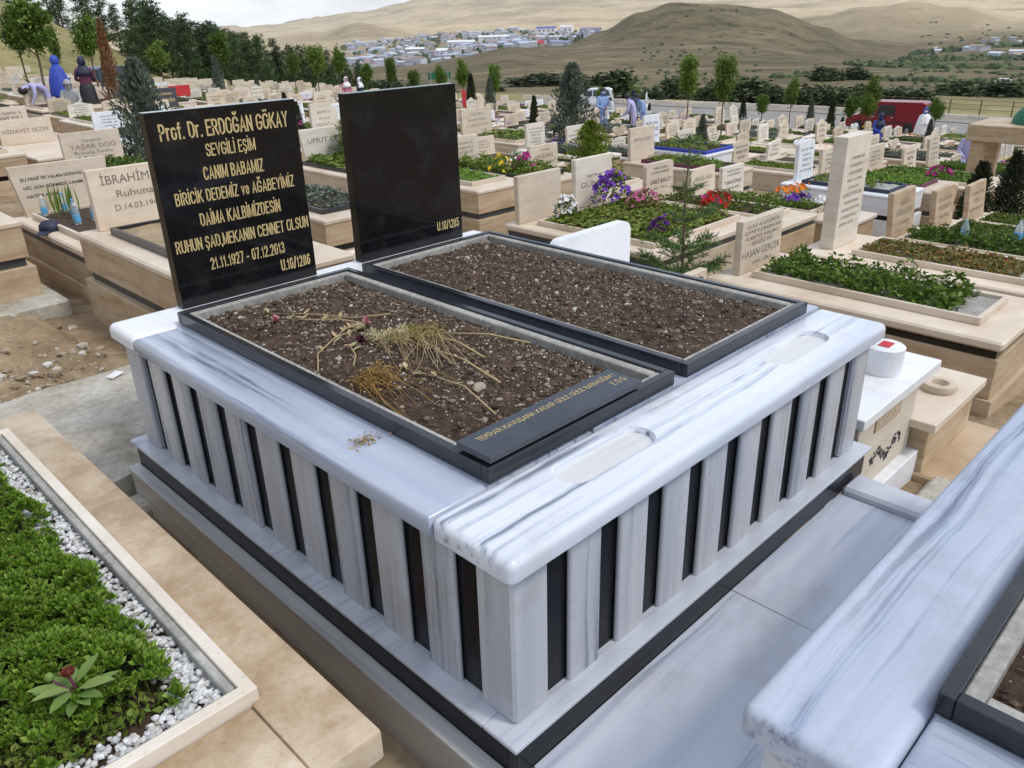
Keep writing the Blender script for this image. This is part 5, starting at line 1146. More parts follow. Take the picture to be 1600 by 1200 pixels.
def house(mb, x, y, z, w, l, h, a):
    ca, sa = cos(a), sin(a); T_ = lambda p: (x+p[0]*ca-p[1]*sa, y+p[0]*sa+p[1]*ca, z+p[2])
    vs = [(-w/2, -l/2, -4), (w/2, -l/2, -4), (w/2, l/2, -4), (-w/2, l/2, -4), (-w/2, -l/2, h), (w/2, -l/2, h), (w/2, l/2, h), (-w/2, l/2, h)]
    mb.cur = 0; mb.add([T_(p) for p in vs], [(0, 1, 5, 4), (1, 2, 6, 5), (2, 3, 7, 6), (3, 0, 4, 7)])
    e = .5; rf = [(-w/2-e, -l/2-e, h), (w/2+e, -l/2-e, h), (w/2+e, l/2+e, h), (-w/2-e, l/2+e, h), (-w/2-e, 0, h+w*.12), (w/2+e, 0, h+w*.12)]
    mb.cur = 1; mb.add([T_(p) for p in rf], [(0, 1, 5, 4), (2, 3, 4, 5), (3, 0, 4), (1, 2, 5)])
for _ in range(430):
    az = r.uniform(.69, .97); d = r.uniform(1450, 3200)
    if az < .72 and d > 2600: continue
    x, y = polar(az, d); house(b, x, y, ground(x, y), r.uniform(10, 26), r.uniform(8, 16), r.uniform(4, 11), r.uniform(0, 3))
for _ in range(46):
    az = r.uniform(.16, .33); d = r.uniform(900, 1700); x, y = polar(az, d); house(b, x, y, ground(x, y), r.uniform(8, 16), r.uniform(8, 12), r.uniform(3, 6), r.uniform(0, 3))
ob('distant_town', b, ['wall_far', 'roof_far'], kind='stuff', label='mass of small pale houses of the far town in the valley', cat='town')
for i, (az, d, w, l, h, wc, rc, lb) in enumerate(((.842, 2300, 70, 26, 12, 'white', 'white', 'long white industrial hall in the far town, above the blank black headstone'), (.80, 2500, 110, 24, 10, 'white', 'white', 'longest low white hall on the right side of the far town'), (.745, 2750, 60, 30, 16, 'white', 'blue', 'blue roofed hall at the upper right of the far town'), (.722, 2800, 40, 30, 20, 'white', 'white', 'small bright white hall at the right end of the far town'), (.895, 2200, 46, 26, 12, 'grey', 'white', 'pale hall at the left end of the far town'), (.755, 1500, 20, 9, 5, 'cream', 'red', 'red roofed building below the far town'), (.86, 1900, 40, 24, 9, 'cream', 'white', 'cream hall in the middle of the far town'))):
    x, y = polar(az, d); a = az+1.4; H = thing('hall', lb, 'building', (x, y, ground(x, y)), a)
    bb = MB(); bb.box(-w/2, w/2, -l/2, l/2, -4, h); ob('wall', bb, wc, H)
    bb = MB(); bb.add([(-w/2-1, -l/2-1, h), (w/2+1, -l/2-1, h), (w/2+1, l/2+1, h), (-w/2-1, l/2+1, h), (-w/2-1, 0, h+4), (w/2+1, 0, h+4)], [(0, 1, 5, 4), (2, 3, 4, 5), (3, 0, 4), (1, 2, 5), (3, 2, 1, 0)]); ob('roof', bb, rc, H)
    for k in range(int(w//14)):
        bb = MB(); xx = -w/2+7+k*14; bb.box(xx-2, xx+2, l/2+.02, l/2+.2, h*.4, h*.7); ob('window', bb, 'glass_dark', H)
# yellow machines lined up beyond, as one far mass
# ------------------------------------------------------------------ kerb and fence beyond the road
KP = [(80, 78), (86.3, 66), (93, 56), (97.5, 46), (97.5, 36), (95.5, 20), (90, 5), (80, -25)]
for i in range(len(KP)-1):
    (xa, ya), (xb, yb) = KP[i], KP[i+1]; n = 6
    for k in range(n):
        x0, y0 = xa+(xb-xa)*k/n, ya+(yb-ya)*k/n; x1, y1 = xa+(xb-xa)*(k+1)/n, ya+(yb-ya)*(k+1)/n; L_ = hypot(x1-x0, y1-y0)
        if i == 0 and k == 0: KB = thing('kerb_wall', 'long low pale kerb wall along the far side of the road', 'wall', (0, 0, 0))
        bb = MB(); bb.box(0, L_-.02, -.15, .15, -.3, .42, .02); ob('kerb_block', bb, 'trav_white', KB, loc=(x0, y0, near_ground((x0+x1)/2, (y0+y1)/2)+.1), rot=(0, 0, atan2(y1-y0, x1-x0)))
FE = thing('fence', 'wire fence on thin posts along the road at the right', 'fence', (0, 0, 0)); pp = []
for i in range(16):
    t = i/15; x, y = 98.5+t*2, 40-t*46; z = ground(x, y, False)+.1; bb = MB(); bb.box(-.06, .06, -.06, .06, -.3, 1.9, .01); ob('post', bb, 'olive', FE, loc=(x, y, z)); pp.append((x, y, z))
for hz in (.3, .9, 1.4, 1.85):
    bb = MB(); bb.tube([(x, y, z+hz) for x, y, z in pp], .03, 4); ob('wire', bb, 'olive', FE)
bb = MB(); bb.box(-4, 4, -.1, .1, 2.0, 4.2, .02); SG = thing('road_sign', 'green road sign in the valley behind the lone round trees', 'sign', (192.6, 228.2, ground(192.6, 228.2)), .7+pi/2+.3); ob('panel', bb, 'green', SG)
for xx in (-3, 3): bb = MB(); bb.box(xx-.1, xx+.1, .1005, .3, -.5, 4.2); ob('post', bb, 'grey', SG)
# ------------------------------------------------------------------ kiosk with a green dome
kx, ky = 14.9, 2.75; kz = ground(kx, ky, False); Kq = thing('domed_kiosk', 'beige stone canopy grave with a green dome at the right edge', 'monument', (kx, ky, kz))
for sx in (-.42, .42):
    for sy in (-.6, .6):
        bb = MB(); bb.box(sx-.1, sx+.1, sy-.1, sy+.1, .3, 1.28, .01); ob('pillar', bb, 'trav', Kq)
bb = MB(); bb.box(-.62, .62, -.85, .85, -.3, .2995, .01); ob('base', bb, 'trav', Kq)
bb = MB(); bb.box(-.58, .58, -.78, .78, 1.2805, 1.55, .012); ob('lintel', bb, 'trav', Kq)
bb = MB(); bb.lathe([(.40*cos(t), .40*sin(t)*.85) for t in np.linspace(0, 1.5, 9)], 24, (.06, -.1, 1.551)); ob('dome', bb.mesh('dome', 60), 'green', Kq)
# ------------------------------------------------------------------ vehicles
def wheel(parent, x, y, r, side):
    b = MB(); prof = [(r*.6, -.1), (r*.96, -.1), (r, -.06), (r, .06), (r*.96, .1), (r*.6, .1)]; n = 20; vs = []; fs = []
    for a, h in prof:
        for k in range(n): t = 2*pi*k/n; vs.append((x+a*cos(t), y+h, r+a*sin(t)))
    for i in range(len(prof)-1):
        for k in range(n): fs.append((i*n+k, i*n+(k+1) % n, (i+1)*n+(k+1) % n, (i+1)*n+k))
    b.add(vs, fs); me = b.mesh('tyre'); fixnormals(me); w = ob('wheel', me, 'rubber', parent)
    b = MB(); yy = y+side*.085; vs = [(x, yy+side*.02, r)]+[(x+r*.6*cos(2*pi*k/n), yy, r+r*.6*sin(2*pi*k/n)) for k in range(n)]
    b.add(vs, [(0, 1+k, 1+(k+1) % n) for k in range(n)]); me = b.mesh('rim'); fixnormals(me); ob('rim', me, 'rim', w)
def vehicle(name, label, cat, loc, rot, outline, width, paint, windows, ends, wheels, wr, taper=.12, belt=None, zmax=None):
    """outline (x, z) of the side, front towards +X; body lofted across with a narrower roof"""
    R = thing(name, label, cat, loc, rot); zs = [z for _, z in outline]; z0, z1 = min(zs), max(zs); belt = belt or z0+(z1-z0)*.52
    def yw(z, s=1.0): return width/2*s*(1-taper*max(0, (z-belt)/(z1-belt))**1.3)
    n = len(outline); secs = [(-1, .90), (-.985, .97), (-.9, 1), (.9, 1), (.985, .97), (1, .90)]; vs = []
    cx = sum(x for x, _ in outline)/n; cz = sum(z for _, z in outline)/n
    for sy, sc in secs:
        for x, z in outline: vs.append((cx+(x-cx)*(.97+.03*sc if sc < 1 else 1), sy*yw(z), cz+(z-cz)*(.94+.06*sc if sc < 1 else 1)))
    fs = [tuple(range(n)), tuple(range((len(secs)-1)*n, len(secs)*n))[::-1]]
    for i in range(len(secs)-1):
        for k in range(n): fs.append((i*n+k, i*n+(k+1) % n, (i+1)*n+(k+1) % n, (i+1)*n+k))
    b = MB(); b.add(vs, fs); me = b.mesh('body'); fixnormals(me); shade(me, 30); ob('body', me, paint, R)
    for poly in windows:
        for s in (-1, 1):
            b = MB(); b.add([(x, s*(yw(z)+.006), z) for x, z in poly], [tuple(range(len(poly)))]); b.add([(x, s*(yw(z)-.02), z) for x, z in poly], [tuple(range(len(poly)))]); ob('window', b, 'glass_dark', R)
    for (xa, za, xb, zb, nm, mat, ya, yb) in ends:
        d = Vector((zb-za, 0, -(xb-xa))).normalized()*.012; d = d if (d.x*(1 if (xa+xb)/2 > cx else -1) >= 0) else -d
        b = MB(); q = [(xa, ya, za), (xa, yb, za), (xb, yb, zb), (xb, ya, zb)]
        b.add([(p[0]+d.x, p[1], p[2]+d.z) for p in q]+[(p[0]-d.x*3, p[1], p[2]-d.z*3) for p in q], [(0, 1, 2, 3), (7, 6, 5, 4), (0, 4, 5, 1), (1, 5, 6, 2), (2, 6, 7, 3), (3, 7, 4, 0)]); ob(nm, b, mat, R)
    for x in wheels:
        for s in (-1, 1):
            wheel(R, x, s*(width/2-.09), wr, s)
            b = MB(); t = np.linspace(-.25, pi+.25, 14); y = s*(width/2+.004); b.add([(x+(wr+.06)*cos(a), y, wr+(wr+.06)*sin(a)) for a in t], [tuple(range(14))]); ob('wheel_arch', b, 'black', R)
    for s in (-1, 1):
        b = MB(); xx = max(x for x, z in outline)-1.25; b.box(xx, xx+.12, s*(width/2+.02) if s > 0 else -width/2-.2, s*(width/2+.2) if s > 0 else -width/2-.02, belt+.05, belt+.25, .02); ob('mirror', b, paint, R)
    return R
van_o = [(-2.3, .35), (2.25, .35), (2.42, .55), (2.40, .82), (2.25, .98), (1.62, 1.14), (.95, 1.82), (.75, 1.93), (-2.1, 1.95), (-2.3, 1.85), (-2.36, 1.0)]
Vn = (48.4, 17.9); vehicle('van', 'dark red panel van parked on the road at the right', 'van', (Vn[0], Vn[1], near_ground(*Vn)+.09), radians(97), van_o, 1.84, 'paint_red',
    [[(1.50, 1.16), (.98, 1.70), (.62, 1.74), (.62, 1.14)], [(.50, 1.16), (.50, 1.74), (-.55, 1.75), (-.55, 1.16)]],
    [(-2.37, 1.1, -2.33, 1.75, 'rear_window', 'glass_dark', -.7, .7), (1.58, 1.18, 1.0, 1.78, 'windscreen', 'glass_dark', -.72, .72), (2.42, .6, 2.41, .8, 'headlight', 'chrome', .5, .8), (2.42, .6, 2.41, .8, 'headlight', 'chrome', -.8, -.5), (-2.36, .8, -2.37, 1.15, 'tail_light', 'red', .72, .86), (-2.36, .8, -2.37, 1.15, 'tail_light', 'red', -.86, -.72), (-2.33, .36, -2.34, .6, 'bumper', 'black', -.86, .86), (2.3, .36, 2.42, .56, 'bumper', 'black', -.86, .86)], (1.55, -1.45), .32)
VAN = [o for o in bpy.data.objects if o.name == 'van'][0]
for s in (-1, 1):
    yv = s*.925
    for nm_, q, mt in (('side_strip', (-2.2, 2.1, .70, .76), 'black'), ('door_seam', (.565, .58, .5, 1.8), 'black'), ('door_seam', (1.52, 1.535, .5, 1.1), 'black'), ('door_seam', (-.62, -.605, .5, 1.8), 'black'), ('door_handle', (.64, .80, 1.02, 1.05), 'chrome'), ('door_handle', (-.5, -.36, 1.02, 1.05), 'chrome'), ('sill', (-1.1, 1.2, .36, .46), 'black')):
        b = MB(); b.box(q[0], q[1], min(yv, yv*.98), max(yv, yv*.98), q[2], q[3] if q[3] < 1.2 else 1.15); ob(nm_, b, mt, VAN)
VAN.scale = (.88, .88, .9)
b = MB(); b.box(-2.395, -2.375, -.26, .26, .62, .74); ob('number_plate', b, 'white', VAN)
car_o = [(-1.95, .30), (1.9, .30), (2.05, .5), (2.0, .72), (1.75, .84), (1.05, .95), (.45, 1.52), (.2, 1.62), (-1.55, 1.66), (-1.9, 1.5), (-2.02, .95), (-2.04, .6)]
def car(label, x, y, rot, paint, s=1.0, z=None):
    R = vehicle('car', label, 'car', (x, y, (near_ground(x, y)+.09) if z is None else z), rot, car_o, 1.7, paint,
        [[(.92, .98), (.42, 1.46), (.0, 1.5), (.0, .97)], [(-.1, .97), (-.1, 1.5), (-.95, 1.52), (-.95, .98)], [(-1.05, .98), (-1.05, 1.52), (-1.6, 1.5), (-1.75, 1.0)]],
        [(-2.02, .98, -1.9, 1.46, 'rear_window', 'glass_dark', -.6, .6), (1.02, .98, .48, 1.49, 'windscreen', 'glass_dark', -.64, .64), (2.04, .52, 2.01, .70, 'headlight', 'chrome', .45, .74), (2.04, .52, 2.01, .70, 'headlight', 'chrome', -.74, -.45), (-2.03, .7, -2.02, .92, 'tail_light', 'red', .55, .8), (-2.03, .7, -2.02, .92, 'tail_light', 'red', -.8, -.55)], (1.3, -1.25), .30)
    R.scale = (s, s, s); return R
car('white estate car parked across the road beyond the graves', 72.3, 59.6, radians(125), 'paint_white', 1.12)
car('dark blue car at the foot of the hill behind the dead conifer', 19.2, 53.4, radians(20), 'paint_dark', 1.0, near_ground(19.2, 53.4))
for x, y, p, lb in ((233, 63, 'white', 'white car on the far road at the right'), (231, 52, 'yellow', 'yellow car on the far road at the right'), (225, 40, 'orange', 'orange lorry on the far road at the right edge')):
    R_ = car(lb, x, y, radians(100), p, 1.2 if p != 'orange' else 1.9, ground(x, y)+.1)

# ------------------------------------------------------------------ people
J0 = dict(pel=(0, 0, .95), abd=(0, 0, 1.12), chest=(0, 0, 1.32), neck=(0, 0, 1.48), hd=(0, .02, 1.58), top=(0, .0, 1.70),
    shL=(-.17, 0, 1.42), elL=(-.23, -.02, 1.15), wrL=(-.22, .10, .93), haL=(-.21, .15, .86), shR=(.17, 0, 1.42), elR=(.23, -.02, 1.15), wrR=(.22, .10, .93), haR=(.21, .15, .86),
    hiL=(-.09, 0, .90), knL=(-.10, .03, .50), anL=(-.10, -.02, .09), toL=(-.11, .13, .04), hiR=(.09, 0, .90), knR=(.10, .03, .50), anR=(.10, -.02, .09), toR=(.11, .13, .04))
RADI = dict(pel=.15, abd=.135, chest=.15, neck=.058, hd=.088, top=.075, shL=.075, elL=.048, wrL=.032, haL=.036, shR=.075, elR=.048, wrR=.032, haR=.036, hiL=.095, knL=.062, anL=.042, toL=.04, hiR=.095, knR=.062, anR=.042, toR=.04)
EDG = [('pel', 'abd'), ('abd', 'chest'), ('chest', 'neck'), ('neck', 'hd'), ('hd', 'top'), ('chest', 'shL'), ('shL', 'elL'), ('elL', 'wrL'), ('wrL', 'haL'), ('chest', 'shR'), ('shR', 'elR'), ('elR', 'wrR'), ('wrR', 'haR'), ('pel', 'hiL'), ('hiL', 'knL'), ('knL', 'anL'), ('anL', 'toL'), ('pel', 'hiR'), ('hiR', 'knR'), ('knR', 'anR'), ('anR', 'toR')]
PART = dict(top=1, hd=1, haL=1, haR=1, wrL=1, wrR=1, neck=1, knL=2, knR=2, anL=2, anR=2, hiL=2, hiR=2, pel=2, toL=3, toR=3)
def person(label, loc, rot, cols, pose=None, scale=1.0, scarf=None, skirt=None, hair='hair', cape=None, sleeves=True, seated=False):
    """cols: top, skin, trousers, shoes. One skinned body; hair, scarf and skirt are children"""
    J = {k: Vector(v) for k, v in J0.items()}
    for k, v in (pose or {}).items(): J[k] = Vector(v)
    nm = list(J); me = bpy.data.meshes.new('body'); me.from_pydata([tuple(J[k]) for k in nm], [(nm.index(a), nm.index(c)) for a, c in EDG], [])
    o = bpy.data.objects.new('tmp', me); COL.objects.link(o); o.modifiers.new('s', 'SKIN')
    for i, k in enumerate(nm):
        sv = me.skin_vertices[0].data[i]; rr = RADI[k]; sv.radius = (rr*(1.2 if k in ('chest', 'pel', 'abd') else 1), rr*(.8 if k in ('chest', 'abd') else 1)); sv.use_root = (k == 'pel')
    o.modifiers.new('u', 'SUBSURF').levels = 2; bpy.context.view_layer.update()
    bm_ = bpy.data.meshes.new_from_object(o.evaluated_get(bpy.context.evaluated_depsgraph_get())); bpy.data.objects.remove(o)
    co = {k: J[k] for k in nm}
    for p in bm_.polygons:
        best = min(nm, key=lambda k: (p.center-co[k]).length-RADI[k]*.6); t = PART.get(best, 0)
        if not sleeves and best in ('elL', 'elR'): t = 1
        if sleeves and best in ('wrL', 'wrR'): t = 0
        p.material_index = t; p.use_smooth = True
    R = thing('person', label, 'person', loc, rot, scale=scale); bm_.materials.clear(); bm_.name = 'body'
    ob('body', bm_, list(cols), R)
    H = J['hd']; d = (J['top']-J['hd']).normalized()
    # face: nose, eyes, mouth, ears facing +Y of the head
    f = Vector((0, 1, 0)); f = (f-d*f.dot(d)).normalized(); s = d.cross(f); C_ = H+d*.045
    b = MB(); b.add([tuple(C_+f*.088+d*.02), tuple(C_+f*.115-d*.02), tuple(C_+f*.09-d*.025+s*.018), tuple(C_+f*.09-d*.025-s*.018)], [(0, 2, 1), (0, 1, 3), (1, 2, 3)])
    for q in (-1, 1): stones([(*(C_+s*q*.092+d*-.005), .022)], b, 'ico', 1)
    ob('nose_and_ears', b, cols[1], R, kind='stuff')
    b = MB()
    for q in (-1, 1): stones([(*(C_+f*.085+s*q*.034+d*.02), .011)], b, 'oct', .7)
    b.add([tuple(C_+f*.094-d*.045+s*.025), tuple(C_+f*.094-d*.045-s*.025), tuple(C_+f*.094-d*.053)], [(0, 1, 2)]); ob('eyes_and_mouth', b, 'hair', R, kind='stuff')
    for ha, wr in (('haL', 'wrL'), ('haR', 'wrR')):
        b = MB(); ax = (J[ha]-J[wr]).normalized(); sd_ = ax.orthogonal().normalized()
        for k, ln in enumerate((.065, .078, .082, .075, .055)):
            p = J[ha]+ax*.015+sd_*(k-2)*.017; bend = ax.cross(sd_)*.25
            if k == 0: p = J[ha]-ax*.01+sd_*-.036; q_ = p+(ax*.6-sd_*.7).normalized()*ln*.8
            else: q_ = p+(ax+bend*.4).normalized()*ln*.55
            b.tube([p, q_, q_+(ax+bend*2).normalized()*ln*.45], [.009, .0085, .006], 6)
        ob('hand', b.mesh('hand', 180), cols[1], R)
    def shell(nm_, mat, thick, cut, low=None, wide=1.0):
        bm = bmesh.new(); bmesh.ops.create_uvsphere(bm, u_segments=16, v_segments=12, radius=1)
        for v in bm.verts:
            l3 = v.co.copy(); v.co = C_+d*.012+s*(l3.x*(.100+thick)*wide)+f*(l3.y*(.112+thick)-.006)+d*(l3.z*(.135+thick))
        kill = [fc for fc in bm.faces if cut((fc.calc_center_median()-C_).dot(f), (fc.calc_center_median()-C_).dot(d))]
        bmesh.ops.delete(bm, geom=kill, context='FACES'); m2 = bpy.data.meshes.new(nm_); bm.to_mesh(m2); bm.free(); shade(m2, 180); ob(nm_, m2, mat, R)
    if scarf:
        shell('headscarf', scarf, .012, lambda y, z: y > .075 and -.07 < z < .085)
        b = MB(); N = J['neck']; b.lathe([(.10, .06), (.14, .0), (.21, -.10), (.23, -.2)], 16, tuple(N), 1, .75); ob('scarf_drape', b.mesh('scarf_drape', 180), scarf, R)
    elif hair: shell('hair', hair, .008, lambda y, z: (y > .02 and z < .065) or z < -.06)
    if cape:
        b = MB(); N = J['neck']; b.lathe([(.11, .05), (.2, -.06), (.30, -.35), (.36, -.75), (.36, -.78)], 18, tuple(N), 1, .8); ob('cape', b.mesh('cape', 180), cape, R)
    if skirt:
        b = MB(); p = J['pel']; b.lathe([(.15, .12), (.2, .0), (.25, -.45), (.29, -.86)], 18, tuple(p), 1, .8); ob('skirt', b.mesh('skirt', 180), skirt, R)
    return R
BEND = dict(abd=(0, .08, 1.08), chest=(0, .30, 1.12), neck=(0, .46, 1.10), hd=(0, .56, 1.06), top=(0, .67, 1.0), shL=(-.17, .38, 1.14), elL=(-.22, .42, .88), wrL=(-.18, .52, .68), haL=(-.17, .55, .61), shR=(.17, .38, 1.14), elR=(.22, .42, .88), wrR=(.18, .52, .68), haR=(.17, .55, .61))
LEAN = dict(abd=(0, .03, 1.11), chest=(0, .13, 1.28), neck=(0, .21, 1.42), hd=(0, .27, 1.50), top=(0, .31, 1.61), shL=(-.18, .15, 1.36), elL=(-.25, .17, 1.1), wrL=(-.2, .33, .95), haL=(-.18, .39, .92), shR=(.18, .15, 1.36), elR=(.25, .17, 1.1), wrR=(.2, .33, .95), haR=(.18, .39, .92))
SIT = dict(pel=(0, 0, .45), abd=(0, .02, .62), chest=(0, .08, .82), neck=(0, .12, .97), hd=(0, .16, 1.06), top=(0, .18, 1.18), shL=(-.17, .08, .92), elL=(-.23, .14, .68), wrL=(-.14, .34, .6), haL=(-.11, .4, .58), shR=(.17, .08, .92), elR=(.23, .14, .68), wrR=(.14, .34, .6), haR=(.11, .4, .58), hiL=(-.1, .02, .43), knL=(-.13, .42, .46), anL=(-.13, .40, .09), toL=(-.13, .54, .04), hiR=(.1, .02, .43), knR=(.13, .42, .46), anR=(.13, .40, .09), toR=(.13, .54, .04))
WALK = dict(knL=(-.09, .18, .52), anL=(-.09, .22, .09), toL=(-.1, .37, .06), knR=(.09, -.05, .5), anR=(.09, -.3, .14), toR=(.1, -.2, .04), elL=(-.22, -.1, 1.16), wrL=(-.2, -.12, .92), haL=(-.2, -.12, .85), wrR=(.2, .22, .98), haR=(.2, .28, .94))
PRAY = dict(elL=(-.24, .03, 1.16), wrL=(-.09, .24, 1.12), haL=(-.05, .29, 1.14), elR=(.24, .03, 1.16), wrR=(.09, .24, 1.12), haR=(.05, .29, 1.14))
def gz(x, y): return ground(x, y, False)
CARRY = dict(elR=(.24, .06, 1.15), wrR=(.1, .28, 1.1), haR=(.04, .31, 1.1))
SK = 'skin'
person('woman in a bright blue cape and headscarf standing among the left graves', (7.17, 25.28, gz(7.2, 25.3)+.12), radians(-75), ('blue', SK, 'blue', 'black'), PRAY, 1.0, scarf='blue', cape='blue', skirt='blue')
person('woman in a dark headscarf and dark red top, hands folded, beside the dead conifer', (7.75, 24.9, gz(7.7, 24.9)+.12), radians(-20), ('plum', SK, 'black', 'black'), PRAY, 1.0, scarf='navy', skirt='black')
person('man in a light blue shirt bent over a grave at the left', (6.7, 25.1, gz(6.6, 25.1)), radians(100), ('violet', 'skin_d', 'grey', 'black'), BEND, .98, sleeves=False)
person('seated person in a grey cap and light shirt in front of the woman in blue', (7.0, 24.1, gz(7.0, 24.1)+.05), radians(160), ('grey', 'skin_d', 'olive', 'black'), SIT, 1.0, hair='grey')
person('woman in a white headscarf and pink top above the blank black headstone', (22.0, 32.97, gz(22, 33)), radians(170), ('pink', SK, 'grey', 'black'), None, .95, scarf='white', skirt='pink')
person('woman in a white headscarf and navy top, right of the one in pink', (22.5, 32.6, gz(22.4, 32.7)), radians(200), ('navy', SK, 'black', 'black'), None, .95, scarf='white', skirt='navy')
person('man in a light blue t-shirt holding a child, in the middle of the cemetery', (23.2, 18.5, gz(23.2, 18.5)), radians(150), ('sky', SK, 'grey', 'black'), CARRY, 1.0, sleeves=False)
person('small child in white carried by the man in light blue', (23.34, 18.16, gz(23.2, 18.3)+.72), radians(60), ('white', SK, 'red', 'white'), SIT, .58)
person('tall man in a dark shirt behind two others', (24.65, 18.2, gz(24.6, 18.2)), radians(150), ('navy', SK, 'black', 'black'), None, 1.0)
person('man in a blue shirt leaning forward, right of the group of men', (23.75, 17.05, gz(23.7, 17)), radians(60), ('sky', SK, 'black', 'black'), LEAN, .98)
person('man in a lilac shirt seen from behind, in front of the group of men', (22.9, 16.85, gz(22.6, 16.8)), radians(20), ('violet', SK, 'black', 'black'), LEAN, .96)
person('man in a white shirt walking along the far edge of the road', (78.5, 56.8, near_ground(78.5, 56.8)+.09), radians(215), ('white', SK, 'navy', 'black'), WALK, 1.0)
person('woman in white with a blue headscarf among the right hand graves', (32.6, 10.5, gz(32.6, 10.5)), radians(120), ('white', SK, 'white', 'white'), PRAY, .9, scarf='blue', skirt='white', cape='white')
person('person with a dark blue headscarf seated near the tail of the red van', (31.0, 11.6, gz(31, 11.6)+.1), radians(150), ('blue', SK, 'navy', 'black'), SIT, 1.0, scarf='navy')
person('man in a lilac shirt seated between graves at the right', (20.6, 5.25, gz(20.6, 5.2)+.1), radians(110), ('violet', 'skin_d', 'navy', 'black'), SIT, 1.0)

# ------------------------------------------------------------------ flags, banners
Fg = thing('flag', 'red flag on a thin pole right of the blank black headstone', 'flag', (22.3, 25.2, gz(22.3, 25.2)))
b = MB(); b.tube([(0, 0, -.2), (0, 0, 1.5)], [.015, .012], 6); ob('pole', b, 'grey', Fg)
vs = []; fs = []
for j in range(9):
    for i in range(5): vs.append((.02+i*.06, .03*sin(i*1.6+j*.5), 1.48-j*.085-i*.05))
for j in range(8):
    for i in range(4): a = j*5+i; fs.append((a, a+1, a+6, a+5))
b = MB(); b.add(vs, fs); ob('cloth', b.mesh('cloth', 180), 'red', Fg)
Bn = thing('banner', 'red cloth banner on two stakes above the inscribed black headstone', 'banner', (12.4, 29.4, gz(12.4, 29.4)))
b = MB(); b.box(-.4, .4, -.01, .01, .75, 1.12, .005); ob('cloth', b, 'red', Bn)
for s in (-.38, .38): b = MB(); b.tube([(s, .02, -.1), (s, .02, 1.1)], .015, 5); ob('stake', b, 'olive', Bn)

# ------------------------------------------------------------------ dried flowers lying on the soil
hf0 = HF[0]
def on(x, y, dz=.004): return (x, y, hf0(x, y)+dz)
def stalk(pts, r0, r1, mb): mb.tube([on(x, y, dz) for x, y, dz in pts], list(np.linspace(r0, r1, len(pts))), 5); return mb
def dry_rose(label, pts, petal, lseed, nleaf=6, head=.02):
    S = thing('dried_rose', label, 'dried flower', on(*pts[0][:2])); o = Vector(S.location)
    b = stalk(pts, .0026, .0018, MB()); b.v = [tuple(Vector(v)-o) for v in b.v]; ob('stem', b.mesh('stem', 180), 'straw', S)
    r = random.Random(lseed); b = MB()
    for k in range(nleaf):
        t = .45+.5*k/nleaf; i = min(int(t*(len(pts)-1)), len(pts)-2); u = t*(len(pts)-1)-i; x = pts[i][0]*(1-u)+pts[i+1][0]*u; y = pts[i][1]*(1-u)+pts[i+1][1]*u
        a = r.uniform(0, 6.28); broad_leaf(b, Vector(on(x, y, .006))-o, (cos(a), sin(a), .15), (0, 0, 1), r.uniform(.028, .045), r.uniform(.010, .018), .35, -.2)
    ob('leaves', b.mesh('leaves', 180), 'dry_leaf', S)
    x, y, _ = pts[-1]; b = MB(); a0 = atan2(pts[-1][1]-pts[-2][1], pts[-1][0]-pts[-2][0])
    for k in range(14):
        t = k*2.4; q = .35+.03*k; ax = Vector((cos(a0), sin(a0), .15))+Vector((-sin(a0)*cos(t), cos(a0)*cos(t), sin(t)))*q*1.3
        broad_leaf(b, Vector(on(x, y, .012))-o, ax, (0, 0, 1), head*r.uniform(.8, 1.3), head*.8, .3, -.4)
    ob('bloom', b.mesh('bloom', 180), petal, S)
M['bloom_cream'] = island('dried_cream_petals', [(0, (.50, .42, .22)), (1, (.66, .60, .40))], .8, .1)
M['bloom_pink'] = island('dried_pink_petals', [(0, (.46, .14, .17)), (1, (.62, .30, .32))], .8, .1)
M['bloom_dark'] = island('dried_dark_petals', [(0, (.05, .008, .02)), (1, (.10, .02, .04))], .8, .05)
dry_rose('long dried rose with a cream bud, lying farthest left across the soil', [(.713, 1.34, .016), (.62, 1.45, .012), (.53, 1.57, .012), (.424, 1.726, .01)], 'bloom_cream', 1, 5, .018)
dry_rose('dried rose with a faded pink head near the left planter bar', [(.62, 1.36, .01), (.56, 1.45, .012), (.48, 1.54, .012), (.399, 1.607, .01)], 'bloom_pink', 2, 8, .022)
dry_rose('dried rose with bent pale stem and cream head', [(.271, 1.15, .006), (.33, 1.24, .012), (.44, 1.30, .016), (.563, 1.34, .018)], 'bloom_cream', 3, 6, .024)
dry_rose('dried rose with a white drooping head beside the bent one', [(.46, 1.32, .01), (.52, 1.36, .014), (.598, 1.35, .018)], 'bloom_pink', 4, 7, .024)
dry_rose('dried rose with an almost black head', [(.358, 1.075, .006), (.40, 1.12, .012), (.43, 1.20, .014), (.462, 1.197, .014)], 'bloom_dark', 5, 6, .026)
dry_rose('dried rose with the longest bare stem pointing at the plaque', [(.422, .478, .012), (.46, .65, .014), (.46, .80, .012), (.447, .914, .012)], 'bloom_cream', 6, 3, .018)
